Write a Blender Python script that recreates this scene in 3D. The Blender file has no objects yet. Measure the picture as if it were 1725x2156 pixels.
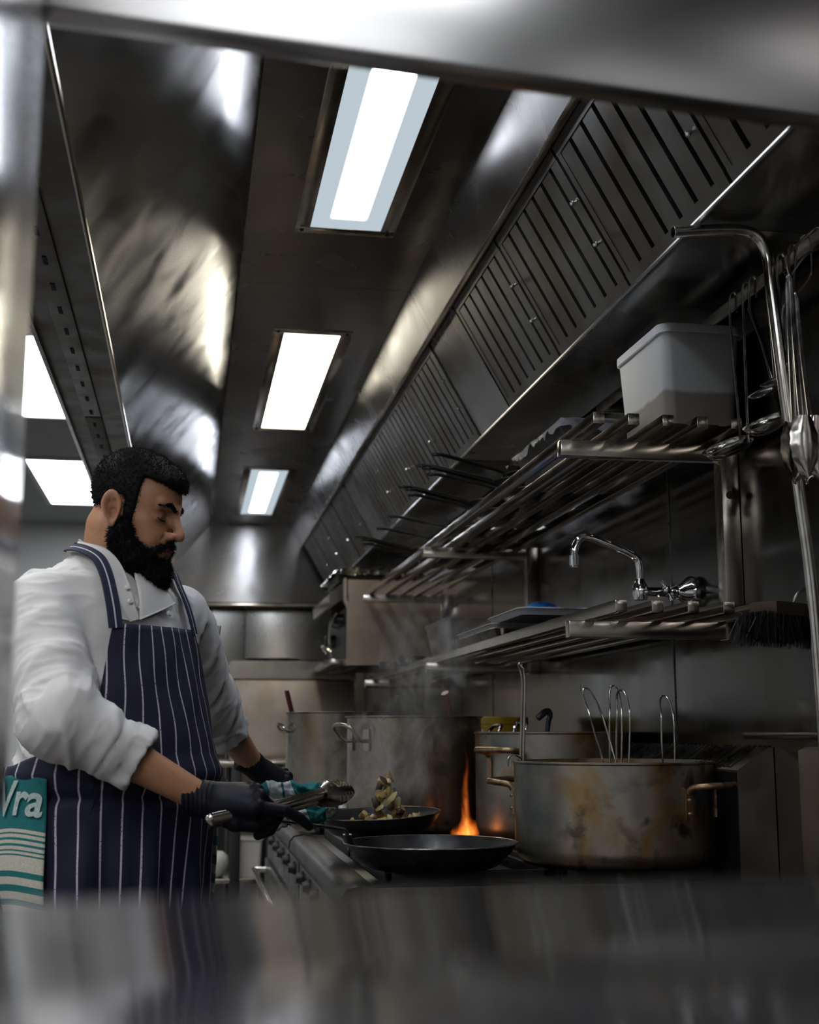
import bpy, bmesh, math, random
import numpy as np
from mathutils import Vector, Matrix, Euler, noise as mnoise
R = math.radians
random.seed(7)
SC = bpy.context.scene
COL = SC.collection

# ------------------------------------------------------------------ camera
cam_d = bpy.data.cameras.new('camera')
cam = bpy.data.objects.new('camera', cam_d)
COL.objects.link(cam)
cam_d.sensor_fit = 'HORIZONTAL'
cam_d.sensor_width = 36.0
cam_d.lens = 36.0 * 2700.0 / 1725.0
cam.location = (0, 0, 1.2)
cam.rotation_euler = (R(90 + 9.7305), 0, R(-9.6745))
cam_d.clip_start = 0.01
cam_d.dof.use_dof = True
cam_d.dof.focus_distance = 2.75
cam_d.dof.aperture_fstop = 5.6
SC.camera = cam

# ------------------------------------------------------------------ world, exposure
W = bpy.data.worlds.new('world')
SC.world = W
W.use_nodes = True
W.node_tree.nodes['Background'].inputs[0].default_value = (0.55, 0.6, 0.7, 1)
W.node_tree.nodes['Background'].inputs[1].default_value = 0.03
SC.view_settings.view_transform = 'Standard'
SC.view_settings.look = 'None'
SC.view_settings.gamma = 1.0
SC.view_settings.exposure = 0.0
SC.view_settings.use_curve_mapping = False
SC.cycles.use_denoising = True
SC.cycles.max_bounces = 8
SC.cycles.volume_bounces = 0
SC.cycles.volume_step_rate = 2.0
SC.cycles.caustics_reflective = False
SC.cycles.caustics_refractive = False
SC.cycles.sample_clamp_indirect = 4.0
LAMP_HOOD = 12.0      # emission of the hood tubes
LAMP_ROOM = 12.0      # emission of the room ceiling panels

# ------------------------------------------------------------------ materials
def newmat(name):
    m = bpy.data.materials.new(name)
    m.use_nodes = True
    nt = m.node_tree
    return m, nt, nt.nodes['Principled BSDF']

def link(nt, a, b): nt.links.new(a, b)

def ramp(nt, fac, stops):
    n = nt.nodes.new('ShaderNodeValToRGB')
    el = n.color_ramp.elements
    while len(el) < len(stops): el.new(0.5)
    for e, (p, c) in zip(el, stops):
        e.position = p
        e.color = (c[0], c[1], c[2], 1) if hasattr(c, '__len__') else (c, c, c, 1)
    link(nt, fac, n.inputs[0])
    return n

def noise_node(nt, scale, detail=4, stretch=(1, 1, 1), dist=0.0, coord='Object'):
    tc = nt.nodes.new('ShaderNodeTexCoord')
    mp = nt.nodes.new('ShaderNodeMapping')
    mp.inputs['Scale'].default_value = stretch
    n = nt.nodes.new('ShaderNodeTexNoise')
    n.inputs['Scale'].default_value = scale
    n.inputs['Detail'].default_value = detail
    n.inputs['Distortion'].default_value = dist
    link(nt, tc.outputs[coord], mp.inputs[0])
    link(nt, mp.outputs[0], n.inputs['Vector'])
    return n

def steel(name, base=(0.5, 0.48, 0.46), rough=0.28, stain=(0.3, 0.25, 0.2), wave=0.0, smudge=0.1,
          stretch=(1, 1, 1), sc=3.0, metal=1.0, bright=(0.45, 0.62), bump_sc=6.0, grain=(1, 1, 1), grain_amt=0.0, aniso=0.0):
    m, nt, b = newmat(name)
    n = noise_node(nt, sc, 4, stretch, 0.3)
    c = ramp(nt, n.outputs[0], [(bright[0] - 0.12, stain), (bright[1], base)])
    link(nt, c.outputs[0], b.inputs['Base Color'])
    n2 = noise_node(nt, sc * 2.3, 4, stretch, 0.5)
    mr = nt.nodes.new('ShaderNodeMapRange')
    mr.inputs[1].default_value = 0.3; mr.inputs[2].default_value = 0.7
    mr.inputs[3].default_value = max(0.03, rough - smudge); mr.inputs[4].default_value = rough + smudge
    link(nt, n2.outputs[0], mr.inputs[0])
    link(nt, mr.outputs[0], b.inputs['Roughness'])
    b.inputs['Metallic'].default_value = metal
    last = None
    if wave > 0:
        n3 = noise_node(nt, bump_sc, 1, stretch)
        bp = nt.nodes.new('ShaderNodeBump')
        bp.inputs['Strength'].default_value = 1.0
        bp.inputs['Distance'].default_value = wave
        link(nt, n3.outputs[0], bp.inputs['Height'])
        last = bp
    if grain_amt > 0:
        n4 = noise_node(nt, 60, 3, grain)
        bp = nt.nodes.new('ShaderNodeBump')
        bp.inputs['Strength'].default_value = 1.0
        bp.inputs['Distance'].default_value = grain_amt
        link(nt, n4.outputs[0], bp.inputs['Height'])
        if last: link(nt, last.outputs[0], bp.inputs['Normal'])
        last = bp
    if last: link(nt, last.outputs[0], b.inputs['Normal'])
    if aniso:
        b.inputs['Anisotropic'].default_value = aniso; b.inputs['Anisotropic Rotation'].default_value = 0.25
        tg = nt.nodes.new('ShaderNodeTangent'); tg.direction_type = 'RADIAL'; tg.axis = 'Z'
        link(nt, tg.outputs[0], b.inputs['Tangent'])
    return m

def plain(name, col, rough=0.5, metal=0.0, var=0.0, sc=20.0, bump=0.0, spec=None, trans=0.0, alpha=1.0, ior=None):
    m, nt, b = newmat(name)
    b.inputs['Base Color'].default_value = (*col, 1)
    b.inputs['Roughness'].default_value = rough
    b.inputs['Metallic'].default_value = metal
    if spec is not None: b.inputs['Specular IOR Level'].default_value = spec
    if trans: b.inputs['Transmission Weight'].default_value = trans
    if ior: b.inputs['IOR'].default_value = ior
    if alpha < 1: b.inputs['Alpha'].default_value = alpha
    if var > 0 or bump > 0:
        n = noise_node(nt, sc, 5)
        if var > 0:
            lo = tuple(max(0, x * (1 - var)) for x in col); hi = tuple(min(1, x * (1 + var)) for x in col)
            c = ramp(nt, n.outputs[0], [(0.3, lo), (0.7, hi)])
            link(nt, c.outputs[0], b.inputs['Base Color'])
        if bump > 0:
            bp = nt.nodes.new('ShaderNodeBump'); bp.inputs['Distance'].default_value = bump
            link(nt, n.outputs[0], bp.inputs['Height']); link(nt, bp.outputs[0], b.inputs['Normal'])
    return m

def emit(name, col, strength):
    m = bpy.data.materials.new(name); m.use_nodes = True
    nt = m.node_tree; nt.nodes.clear()
    e = nt.nodes.new('ShaderNodeEmission'); o = nt.nodes.new('ShaderNodeOutputMaterial')
    e.inputs[0].default_value = (*col, 1); e.inputs[1].default_value = strength
    link(nt, e.outputs[0], o.inputs[0])
    return m

M = {}
M['hood'] = steel('hood_steel', (0.27, 0.265, 0.26), 0.25, (0.20, 0.185, 0.17), wave=0.0012, smudge=0.06, sc=1.6, bump_sc=1.6)
M['slope'] = steel('hood_slope_steel', (0.27, 0.265, 0.265), 0.15, (0.20, 0.185, 0.165), wave=0.0025, smudge=0.06, sc=2.2, stretch=(1, 1, 1), bump_sc=1.7)
M['filter'] = steel('filter_steel', (0.15, 0.145, 0.135), 0.40, (0.10, 0.08, 0.06), smudge=0.08, sc=5)
M['slot'] = plain('filter_slot_dark', (0.012, 0.011, 0.011), 0.8)
M['splash'] = steel('splashback_steel', (0.165, 0.16, 0.16), 0.16, (0.11, 0.097, 0.085), wave=0.003, smudge=0.06, sc=2.2, bump_sc=2.2, stretch=(1, 1, 0.8))
M['backsteel'] = steel('end_wall_steel', (0.27, 0.26, 0.245), 0.30, (0.20, 0.185, 0.16), wave=0.0012, smudge=0.05, sc=1.5, stretch=(1, 1, 0.5), bump_sc=1.5)
M['rack'] = steel('rack_steel', (0.56, 0.51, 0.45), 0.17, (0.46, 0.40, 0.33), smudge=0.05, sc=3)
M['pass'] = steel('pass_steel', (0.60, 0.59, 0.585), 0.24, (0.57, 0.56, 0.55), smudge=0.03, sc=1.5)
M['passtop'] = steel('pass_counter_steel', (0.40, 0.40, 0.415), 0.11, (0.36, 0.36, 0.37), smudge=0.03, sc=3, metal=0.92)
M['chrome'] = plain('chrome', (0.78, 0.78, 0.8), 0.06, 1.0)
M['tool'] = steel('tool_steel', (0.62, 0.6, 0.57), 0.17, (0.42, 0.38, 0.33), smudge=0.06, sc=14)
M['darktool'] = steel('dark_tool_steel', (0.22, 0.21, 0.2), 0.3, (0.10, 0.09, 0.085), smudge=0.06, sc=14)
M['iron'] = steel('black_iron', (0.045, 0.043, 0.043), 0.38, (0.015, 0.014, 0.014), metal=0.6, smudge=0.1, sc=16, wave=0.0006, bump_sc=40)
M['ironedge'] = steel('worn_iron_edge', (0.42, 0.36, 0.28), 0.35, (0.12, 0.10, 0.08), smudge=0.05, sc=30)
M['black'] = plain('black_plastic', (0.015, 0.015, 0.017), 0.4, var=0.3)
M['castiron'] = plain('cast_iron', (0.02, 0.02, 0.021), 0.55, 0.5, var=0.4, sc=40, bump=0.001)
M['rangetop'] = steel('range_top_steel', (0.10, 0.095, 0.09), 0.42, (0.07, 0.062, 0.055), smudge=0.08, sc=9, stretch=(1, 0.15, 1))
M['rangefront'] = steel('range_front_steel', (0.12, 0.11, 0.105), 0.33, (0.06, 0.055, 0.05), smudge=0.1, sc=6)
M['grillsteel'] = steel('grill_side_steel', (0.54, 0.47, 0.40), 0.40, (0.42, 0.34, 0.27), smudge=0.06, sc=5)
M['foil'] = steel('foil', (0.85, 0.83, 0.8), 0.2, (0.7, 0.66, 0.6), smudge=0.05, sc=20, wave=0.006, bump_sc=60)
M['jamb'] = steel('pass_side_steel', (0.6, 0.59, 0.58), 0.16, (0.5, 0.49, 0.47), smudge=0.03, sc=3)
M['tub'] = plain('white_plastic', (0.84, 0.80, 0.70), 0.42, var=0.05, sc=5)
M['cleartub'] = plain('clear_plastic', (0.75, 0.75, 0.77), 0.12, trans=0.9, ior=1.2)
M['milky'] = plain('milky_plastic', (0.62, 0.60, 0.62), 0.25, trans=0.35, ior=1.2)
M['film'] = plain('cling_film', (0.9, 0.9, 0.92), 0.08, trans=0.85, ior=1.15, bump=0.01, sc=35)
M['wallwhite'] = plain('white_wall', (0.62, 0.63, 0.62), 0.5, var=0.04, sc=2)
M['ceilwhite'] = plain('ceiling_tile', (0.36, 0.365, 0.36), 0.6, var=0.05, sc=3)
M['floor'] = plain('floor_tile', (0.10, 0.09, 0.085), 0.35, var=0.3, sc=6)
M['yellow'] = plain('yellow_plastic', (0.62, 0.42, 0.02), 0.4, var=0.1)
M['blue'] = plain('blue_glove_vinyl', (0.01, 0.20, 0.62), 0.35, var=0.2, bump=0.003)
M['maroon'] = plain('dark_red_plastic', (0.10, 0.018, 0.014), 0.4, var=0.2)
M['greyplastic'] = plain('grey_plastic', (0.35, 0.35, 0.33), 0.4, var=0.1)
M['bristle'] = plain('black_bristle', (0.012, 0.012, 0.015), 0.35)
M['brushwood'] = plain('brush_block', (0.06, 0.035, 0.022), 0.6, var=0.4)
M['white'] = plain('white_china', (0.72, 0.70, 0.66), 0.3, var=0.04)
M['green'] = plain('dark_green_plastic', (0.02, 0.09, 0.08), 0.4, var=0.2)

def potmat(name, a, b_, c_, rough, sc=4.0, streak=(1, 1, 0.35), d_=None):
    """worn pan metal: clean metal a, brown scorch b_, dark soot freckles c_"""
    m, nt, b = newmat(name)
    n = noise_node(nt, sc, 7, streak, 0.5)
    c1 = ramp(nt, n.outputs[0], [(0.34, d_ or b_), (0.47, a), (0.55, b_), (0.68, a)])
    n2 = noise_node(nt, sc * 6, 8, (1, 1, 1), 0.3)
    f = ramp(nt, n2.outputs[0], [(0.52, 0.0), (0.66, 1.0)])
    n3 = noise_node(nt, sc * 0.8, 3, (1, 1, 1))
    f3 = ramp(nt, n3.outputs[0], [(0.42, 0.0), (0.62, 0.9)])
    mul = nt.nodes.new('ShaderNodeMath'); mul.operation = 'MULTIPLY'
    link(nt, f.outputs[0], mul.inputs[0]); link(nt, f3.outputs[0], mul.inputs[1])
    mx = nt.nodes.new('ShaderNodeMix'); mx.data_type = 'RGBA'
    link(nt, mul.outputs[0], mx.inputs[0]); link(nt, c1.outputs[0], mx.inputs[6]); mx.inputs[7].default_value = (*c_, 1)
    link(nt, mx.outputs[2], b.inputs['Base Color'])
    b.inputs['Metallic'].default_value = 0.85
    mr = nt.nodes.new('ShaderNodeMapRange')
    mr.inputs[3].default_value = rough - 0.1; mr.inputs[4].default_value = rough + 0.15
    link(nt, n2.outputs[0], mr.inputs[0]); link(nt, mr.outputs[0], b.inputs['Roughness'])
    bp = nt.nodes.new('ShaderNodeBump'); bp.inputs['Distance'].default_value = 0.0012
    link(nt, n2.outputs[0], bp.inputs['Height']); link(nt, bp.outputs[0], b.inputs['Normal'])
    return m
M['alupot'] = potmat('aluminium_pot', (0.46, 0.42, 0.36), (0.42, 0.26, 0.11), (0.035, 0.028, 0.02), 0.36, 3.4, (1, 1, .8), (0.20, 0.22, 0.21))
M['stockpot'] = potmat('stock_pot_steel', (0.31, 0.275, 0.23), (0.22, 0.165, 0.10), (0.10, 0.08, 0.055), 0.22, 3.0, (1, 1, .3), (0.20, 0.18, 0.155))
M['bronze'] = potmat('scorched_handle', (0.50, 0.36, 0.22), (0.28, 0.17, 0.09), (0.1, 0.06, 0.04), 0.35, 12)

# ------------------------------------------------------------------ mesh helpers
def catmull(pts, n=8, closed=False):
    P = [Vector(p) for p in pts]
    out = []
    N = len(P)
    rng = range(N) if closed else range(N - 1)
    for i in rng:
        p1, p2 = P[i], P[(i + 1) % N]
        p0 = P[(i - 1) % N] if (closed or i > 0) else p1 * 2 - p2
        p3 = P[(i + 2) % N] if (closed or i + 2 < N) else p2 * 2 - p1
        for k in range(n):
            t = k / n
            out.append(0.5 * ((2 * p1) + (-p0 + p2) * t + (2 * p0 - 5 * p1 + 4 * p2 - p3) * t * t + (-p0 + 3 * p1 - 3 * p2 + p3) * t ** 3))
    if not closed: out.append(P[-1])
    return out

class MB:
    def __init__(s):
        s.bm = bmesh.new()
        s.uv = None
    def box(s, a, b, bev=0.0, rot=None, piv=None, seg=2):
        t = bmesh.new()
        bmesh.ops.create_cube(t, size=1)
        lo = Vector([min(a[i], b[i]) for i in range(3)]); hi = Vector([max(a[i], b[i]) for i in range(3)])
        for v in t.verts:
            v.co = Vector([(lo[i] + hi[i]) / 2 + v.co[i] * (hi[i] - lo[i]) for i in range(3)])
        if bev > 0:
            bmesh.ops.bevel(t, geom=t.edges[:], offset=bev, segments=seg, profile=0.6, affect='EDGES')
        if rot is not None:
            pv = Vector(piv) if piv is not None else (lo + hi) / 2
            for v in t.verts: v.co = rot @ (v.co - pv) + pv
        s.add(t)
        return s
    def add(s, t):
        me = bpy.data.meshes.new('tmp'); t.to_mesh(me); t.free()
        s.bm.from_mesh(me); bpy.data.meshes.remove(me)
    def raw(s, verts, faces):
        vs = [s.bm.verts.new(v) for v in verts]
        for f in faces:
            try: s.bm.faces.new([vs[i] for i in f])
            except ValueError: pass
        return s
    def tube(s, pts, r, seg=12, closed=False, caps=True, smooth=0, flat=None):
        """round (or flat=(w,h) rectangular/elliptic) tube along a path"""
        P = catmull(pts, smooth, closed) if smooth else [Vector(p) for p in pts]
        n = len(P)
        rr = r if hasattr(r, '__len__') else None
        T = []
        for i in range(n):
            if closed: t = P[(i + 1) % n] - P[(i - 1) % n]
            else: t = P[min(i + 1, n - 1)] - P[max(i - 1, 0)]
            T.append(t.normalized())
        up = Vector((0, 0, 1)) if abs(T[0].z) < 0.9 else Vector((1, 0, 0))
        N = (up - T[0] * up.dot(T[0])).normalized()
        rings = []
        for i in range(n):
            N = (N - T[i] * N.dot(T[i])).normalized()
            B = T[i].cross(N)
            if rr is not None:
                f = i / (n - 1) * (len(rr) - 1); k = min(int(f), len(rr) - 2); rad = rr[k] + (rr[k + 1] - rr[k]) * (f - k)
            else: rad = r
            ring = []
            for j in range(seg):
                a = 2 * math.pi * (j + (0.5 if seg == 4 else 0)) / seg
                if flat: ring.append(s.bm.verts.new(P[i] + N * (math.cos(a) * flat[0]) + B * (math.sin(a) * flat[1])))
                else: ring.append(s.bm.verts.new(P[i] + (N * math.cos(a) + B * math.sin(a)) * rad))
            rings.append(ring)
        for i in range(n if closed else n - 1):
            a, b = rings[i], rings[(i + 1) % n]
            for j in range(seg):
                s.bm.faces.new((a[j], a[(j + 1) % seg], b[(j + 1) % seg], b[j]))
        if caps and not closed:
            s.bm.faces.new(rings[0][::-1]); s.bm.faces.new(rings[-1])
        return s
    def lathe(s, prof, c, seg=64, sx=1.0, sy=1.0, rot=None):
        rings = []
        c = Vector(c)
        for (r, z) in prof:
            if r < 1e-6:
                p = Vector((0, 0, z)); p = (rot @ p if rot else p) + c
                rings.append([s.bm.verts.new(p)])
            else:
                ring = []
                for j in range(seg):
                    a = 2 * math.pi * j / seg
                    p = Vector((r * sx * math.cos(a), r * sy * math.sin(a), z)); p = (rot @ p if rot else p) + c
                    ring.append(s.bm.verts.new(p))
                rings.append(ring)
        for a, b in zip(rings[:-1], rings[1:]):
            if len(a) == 1 and len(b) == 1: continue
            if len(a) == 1:
                for j in range(seg): s.bm.faces.new((a[0], b[j], b[(j + 1) % seg]))
            elif len(b) == 1:
                for j in range(seg): s.bm.faces.new((a[(j + 1) % seg], a[j], b[0]))
            else:
                for j in range(seg): s.bm.faces.new((a[j], b[j], b[(j + 1) % seg], a[(j + 1) % seg]))
        return s
    def prism(s, poly, axis, a, b):
        """poly = 2D outline, extruded along axis ('x','y','z') from a to b"""
        def p3(u, v, w):
            return {'x': (w, u, v), 'y': (u, w, v), 'z': (u, v, w)}[axis]
        n = len(poly)
        A = [s.bm.verts.new(p3(u, v, a)) for u, v in poly]; B = [s.bm.verts.new(p3(u, v, b)) for u, v in poly]
        s.bm.faces.new(A); s.bm.faces.new(B[::-1])
        for i in range(n): s.bm.faces.new((A[i], B[i], B[(i + 1) % n], A[(i + 1) % n]))
        return s
    def build(s, name, mat, parent=None, ang=35, jitter=None, loc=None):
        bm = s.bm
        if jitter:
            for v in bm.verts: v.co += mnoise.noise_vector(v.co * jitter[0]) * jitter[1]
        bmesh.ops.recalc_face_normals(bm, faces=bm.faces[:])
        me = bpy.data.meshes.new(name); bm.to_mesh(me); bm.free()
        return finish(name, me, mat, parent, ang, loc)

def world_loc(o):
    p = Vector((0, 0, 0))
    while o is not None:
        p += o.location; o = o.parent
    return p

def finish(name, me, mat, parent=None, ang=35, loc=None):
    me.polygons.foreach_set('use_smooth', [True] * len(me.polygons))
    if ang < 180: me.set_sharp_from_angle(angle=R(ang))
    if mat is not None: me.materials.append(M[mat] if isinstance(mat, str) else mat)
    o = bpy.data.objects.new(name, me); COL.objects.link(o)
    if parent is not None:
        o.parent = parent
        me.transform(Matrix.Translation(-world_loc(parent)))
    elif loc is not None:
        me.transform(Matrix.Translation(-Vector(loc))); o.location = loc
    return o

def thing(name, label, cat, loc, group=None):
    o = bpy.data.objects.new(name, None); COL.objects.link(o)
    o.location = loc; o.empty_display_size = 0.05
    tag(o, label, cat, group)
    return o
def tag(o, label, cat, group=None, kind=None):
    o['label'] = label; o['category'] = cat
    if group: o['group'] = group
    if kind: o['kind'] = kind
    return o
def struct(o):
    o['kind'] = 'structure'; return o
def copy_tree(o, parent=None):
    c = o.copy(); COL.objects.link(c)
    if parent is not None: c.parent = parent
    for ch in list(o.children): copy_tree(ch, c)
    return c
def rotz(a): return Matrix.Rotation(a, 3, 'Z')
ORD = ['nearest', 'second', 'third', 'fourth', 'fifth', 'sixth', 'seventh', 'eighth', 'ninth', 'tenth', 'eleventh', 'twelfth', 'thirteenth', 'farthest']
# ================================================================== THE ROOM
YN, YF, XL, XR, ZC = -3.0, 9.2, -2.8, 1.2, 2.65
struct(MB().box((XL, YN, -0.06), (XR + 0.1, YF, 0)).build('floor', 'floor'))
struct(MB().box((XL, YN, ZC), (XR + 0.1, YF, ZC + 0.06)).build('ceiling', 'ceilwhite'))
struct(MB().box((XL - 0.1, YN, 0), (XL, YF, ZC)).build('wall_left', 'wallwhite'))
struct(MB().box((XR, YN, 0), (XR + 0.1, YF, ZC)).build('wall_right', 'splash'))
struct(MB().box((XL, YF, 0), (XR + 0.1, YF + 0.1, ZC)).build('wall_back', 'wallwhite'))
struct(MB().box((XL, YN - 0.1, 0), (XR + 0.1, YN, ZC)).build('wall_front', 'wallwhite'))
# steel clad partition closing the cooking line, behind the far oven
w = MB()
for a, b in ((-0.345, 0.364), (0.368, 1.07), (1.074, 1.198)):
    w.box((a, 8.88, 0.02), (b, 8.94, 2.057), 0.002)
struct(w.build('wall_end', 'backsteel'))
# joints of the splashback sheets: thin cover strips on the side wall
for y in (3.08, 5.05):
    struct(MB().box((1.1975, y - 0.002, 0.2), (1.2, y + 0.002, 2.1)).build('trim_%d' % (1 if y < 4 else 2), 'darktool'))
struct(MB().box((1.17, 0.9, 1.185), (1.2, 2.62, 1.2), 0.002).build('trim_3', 'splash'))

# ceiling light panels of the room
def ceiling_panel(x0, x1, y0, y1, label, s=1.0):
    t = thing('ceiling_light', label, 'ceiling light', ((x0 + x1) / 2, (y0 + y1) / 2, ZC), 'square room ceiling lights')
    f = MB()
    for a, b in (((x0 - .03, y0 - .03), (x1 + .03, y0)), ((x0 - .03, y1), (x1 + .03, y1 + .03)), ((x0 - .03, y0), (x0, y1)), ((x1, y0), (x1 + .03, y1))):
        f.box((a[0], a[1], ZC - .012), (b[0], b[1], ZC))
    f.build('frame', 'wallwhite', t)
    MB().box((x0, y0, ZC - .006), (x1, y1, ZC)).build('diffuser', emit('room_panel_glow', (0.93, 0.96, 1.0), LAMP_ROOM * s), t)
ceiling_panel(-0.88, -0.42, 4.72, 6.0, 'white ceiling light panel cut by the left frame edge, above the farther one')
ceiling_panel(-0.90, -0.42, 6.98, 8.35, 'white ceiling light panel right behind the cook\'s head')
ceiling_panel(-2.2, -1.7, 1.2, 2.4, 'white ceiling light panel left of the cook near the serving pass', 0.8)
ceiling_panel(-0.45, 0.72, -0.8, -0.2, 'white ceiling light panel over the dining side just behind the pass', 0.6)
ceiling_panel(-0.3, 0.85, -2.3, -1.7, 'added white fill light panel, unseen, farthest back on the dining side', 0.6)  # extra unseen panel, added as fill from the camera side
ceiling_panel(-1.9, -0.75, -0.8, -0.2, 'added white fill light panel, unseen, left on the dining side of the pass', 0.6)  # unseen too, added to lift the cook and other camera-facing surfaces
ceiling_panel(-0.88, -0.42, 2.45, 3.7, 'white ceiling light panel left of the hood beside the cook', 1.0)
ceiling_panel(-0.88, -0.42, 0.2, 1.4, 'white ceiling light panel left of the hood end near the pass', 1.0)

# ================================================================== EXTRACTOR HOOD
ZH, ZB = 2.611, 2.155          # inside ceiling, bottom edge
XLIP, XO, XCL, XCR = -0.2215, -0.389, 0.120, 0.666
XF1, ZF1, XF2, ZF2, XRB = 0.752, 2.471, 0.931, 2.155, 1.165
HY0, HY1 = 1.02, 8.83
hood = thing('extractor_hood', 'long dark stainless steel extractor hood over the whole cooking line', 'extractor hood', (0.4, 4.6, ZC))
seams = [HY0, 1.473, 3.929, 6.385, HY1]
p = MB(); g = 0.0012
lightY = [(1.975, 3.438), (4.431, 5.904), (6.887, 8.36), (1.075, 1.41)]
LX0, LX1 = 0.301, 0.502
for a, b in zip(seams[:-1], seams[1:]):
    lit = [l for l in lightY if l[0] > a and l[1] < b]
    if lit:
        y0, y1 = lit[0]
        p.box((XCL, a + g, ZH), (LX0, b - g, ZH + .012)); p.box((LX1, a + g, ZH), (XCR, b - g, ZH + .012))
        p.box((LX0, a + g, ZH), (LX1, y0, ZH + .012)); p.box((LX0, y1, ZH), (LX1, b - g, ZH + .012))
    else:
        p.box((XCL, a + g, ZH), (XCR, b - g, ZH + .012))
p.build('ceiling_panel', 'hood', hood)
# front slope: bowed sheet from the lip up to the ceiling panel
def strip(prof, ya, yb, th):
    """sheet following a 2D profile (x,z), thickness th outwards (up)"""
    n = len(prof); out = []
    for i, (x, z) in enumerate(prof):
        a = prof[max(i - 1, 0)]; b = prof[min(i + 1, n - 1)]
        d = Vector((b[0] - a[0], b[1] - a[1])).normalized(); nn = Vector((-d.y, d.x))
        out.append((x + nn.x * th, z + nn.y * th))
    return list(prof) + out[::-1]
prof = []
for i in range(15):
    t = i / 14
    x = XLIP + (XCL - XLIP) * t; z = ZB + 0.01 + (ZH - ZB - 0.01) * (t ** 0.92)
    prof.append((x, z + 0.004 * math.sin(math.pi * t)))
p = MB()
for a, b in zip(seams[:-1], seams[1:]):
    p.prism(strip(prof, 0, 0, 0.003), 'y', a + .0015, b - .0015)
p.build('front_slope', 'slope', hood, ang=50)
# bright rolled lip, dark slotted make-up air channel, outer fascia
MB().tube([(XLIP, HY0, ZB), (XLIP, HY1, ZB)], 0.006, 8).build('lip', 'rack', hood)
p = MB()
for a, b in zip(seams[:-1], seams[1:]):
    p.box((XO, a + g, ZB + .002), (XLIP - .004, b - g, ZB + .012))
    p.box((XO + 0.05, a + .01, ZB - .006), (XO + 0.10, b - .01, ZB + .002), 0.002)
p.build('air_channel', 'filter', hood)
y = HY0 + .1
while y < HY1 - .1:
    MB().box((XO + .070, y, ZB - .0075), (XO + .079, y + .045, ZB - .0055)).build('vent_slot', 'slot', hood); y += 0.16
MB().box((XO - .004, HY0, ZB - .004), (XO, HY1, ZC)).build('outer_fascia', 'hood', hood)
MB().box((XO - .007, HY0, ZB - .012), (XO + .004, HY1, ZB + .004), .001).build('outer_edge', 'tool', hood)
# right hand side: upright panel, filter bed, gutter, plenum bottom
p = MB()
for a, b in zip(seams[:-1], seams[1:]):
    p.prism([(XCR, ZH), (XF1 - .012, ZF1 + .0), (XF1 - .008, ZF1 + .004), (XCR + .003, ZH + .01)], 'y', a + g, b - g)
p.build('upper_panel', 'hood', hood)
MB().tube([(XF1 - .012, HY0, ZF1 - .004), (XF1 - .012, HY1, ZF1 - .004)], 0.009, 10).build('filter_rail', 'rack', hood)
MB().prism([(XF1 + .035, ZF1 + .03), (XF2 + .03, ZF2 + .03), (XF2 + .05, ZF2 + .05), (XF1 + .06, ZF1 + .05)], 'y', HY0, HY1).build('filter_bed', 'slot', hood)
MB().tube([(XF2 - .006, HY0, ZF2 - .004), (XF2 - .006, HY1, ZF2 - .004)], 0.007, 10).build('gutter_edge', 'hood', hood)
p = MB()
for a, b in ((HY0, 2.195), (2.195, 4.35), (4.35, 6.58), (6.58, HY1)):
    p.box((XF2 + .004, a + g, ZB - .004), (XRB, b - g, ZB + .008), .001)
p.build('plenum_bottom', 'hood', hood)
MB().box((XRB - .004, HY0, ZB + .008), (XRB, HY1, ZC)).build('rear_panel', 'hood', hood)
# end plate with the rolled trim along its bottom
p = MB()
p.box((XO, HY1, 2.062), (1.198, HY1 + .012, ZC))
p.build('end_plate', steel('end_plate_steel', (0.30, 0.295, 0.295), 0.24, (0.25, 0.24, 0.23), wave=0.001, smudge=0.04, sc=2.0, aniso=0.85), hood)
MB().tube([(XO, HY1 - .01, 2.055), (1.198, HY1 - .01, 2.055)], 0.018, 12).build('end_trim', 'rack', hood)
# blank covers between the filter groups
for a, b in ((3.65, 4.02), (6.09, 6.475)):
    MB().prism(strip([(XF1, ZF1), (XF2, ZF2)], 0, 0, 0.012), 'y', a, b).build('cover_panel', 'hood', hood)

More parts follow.
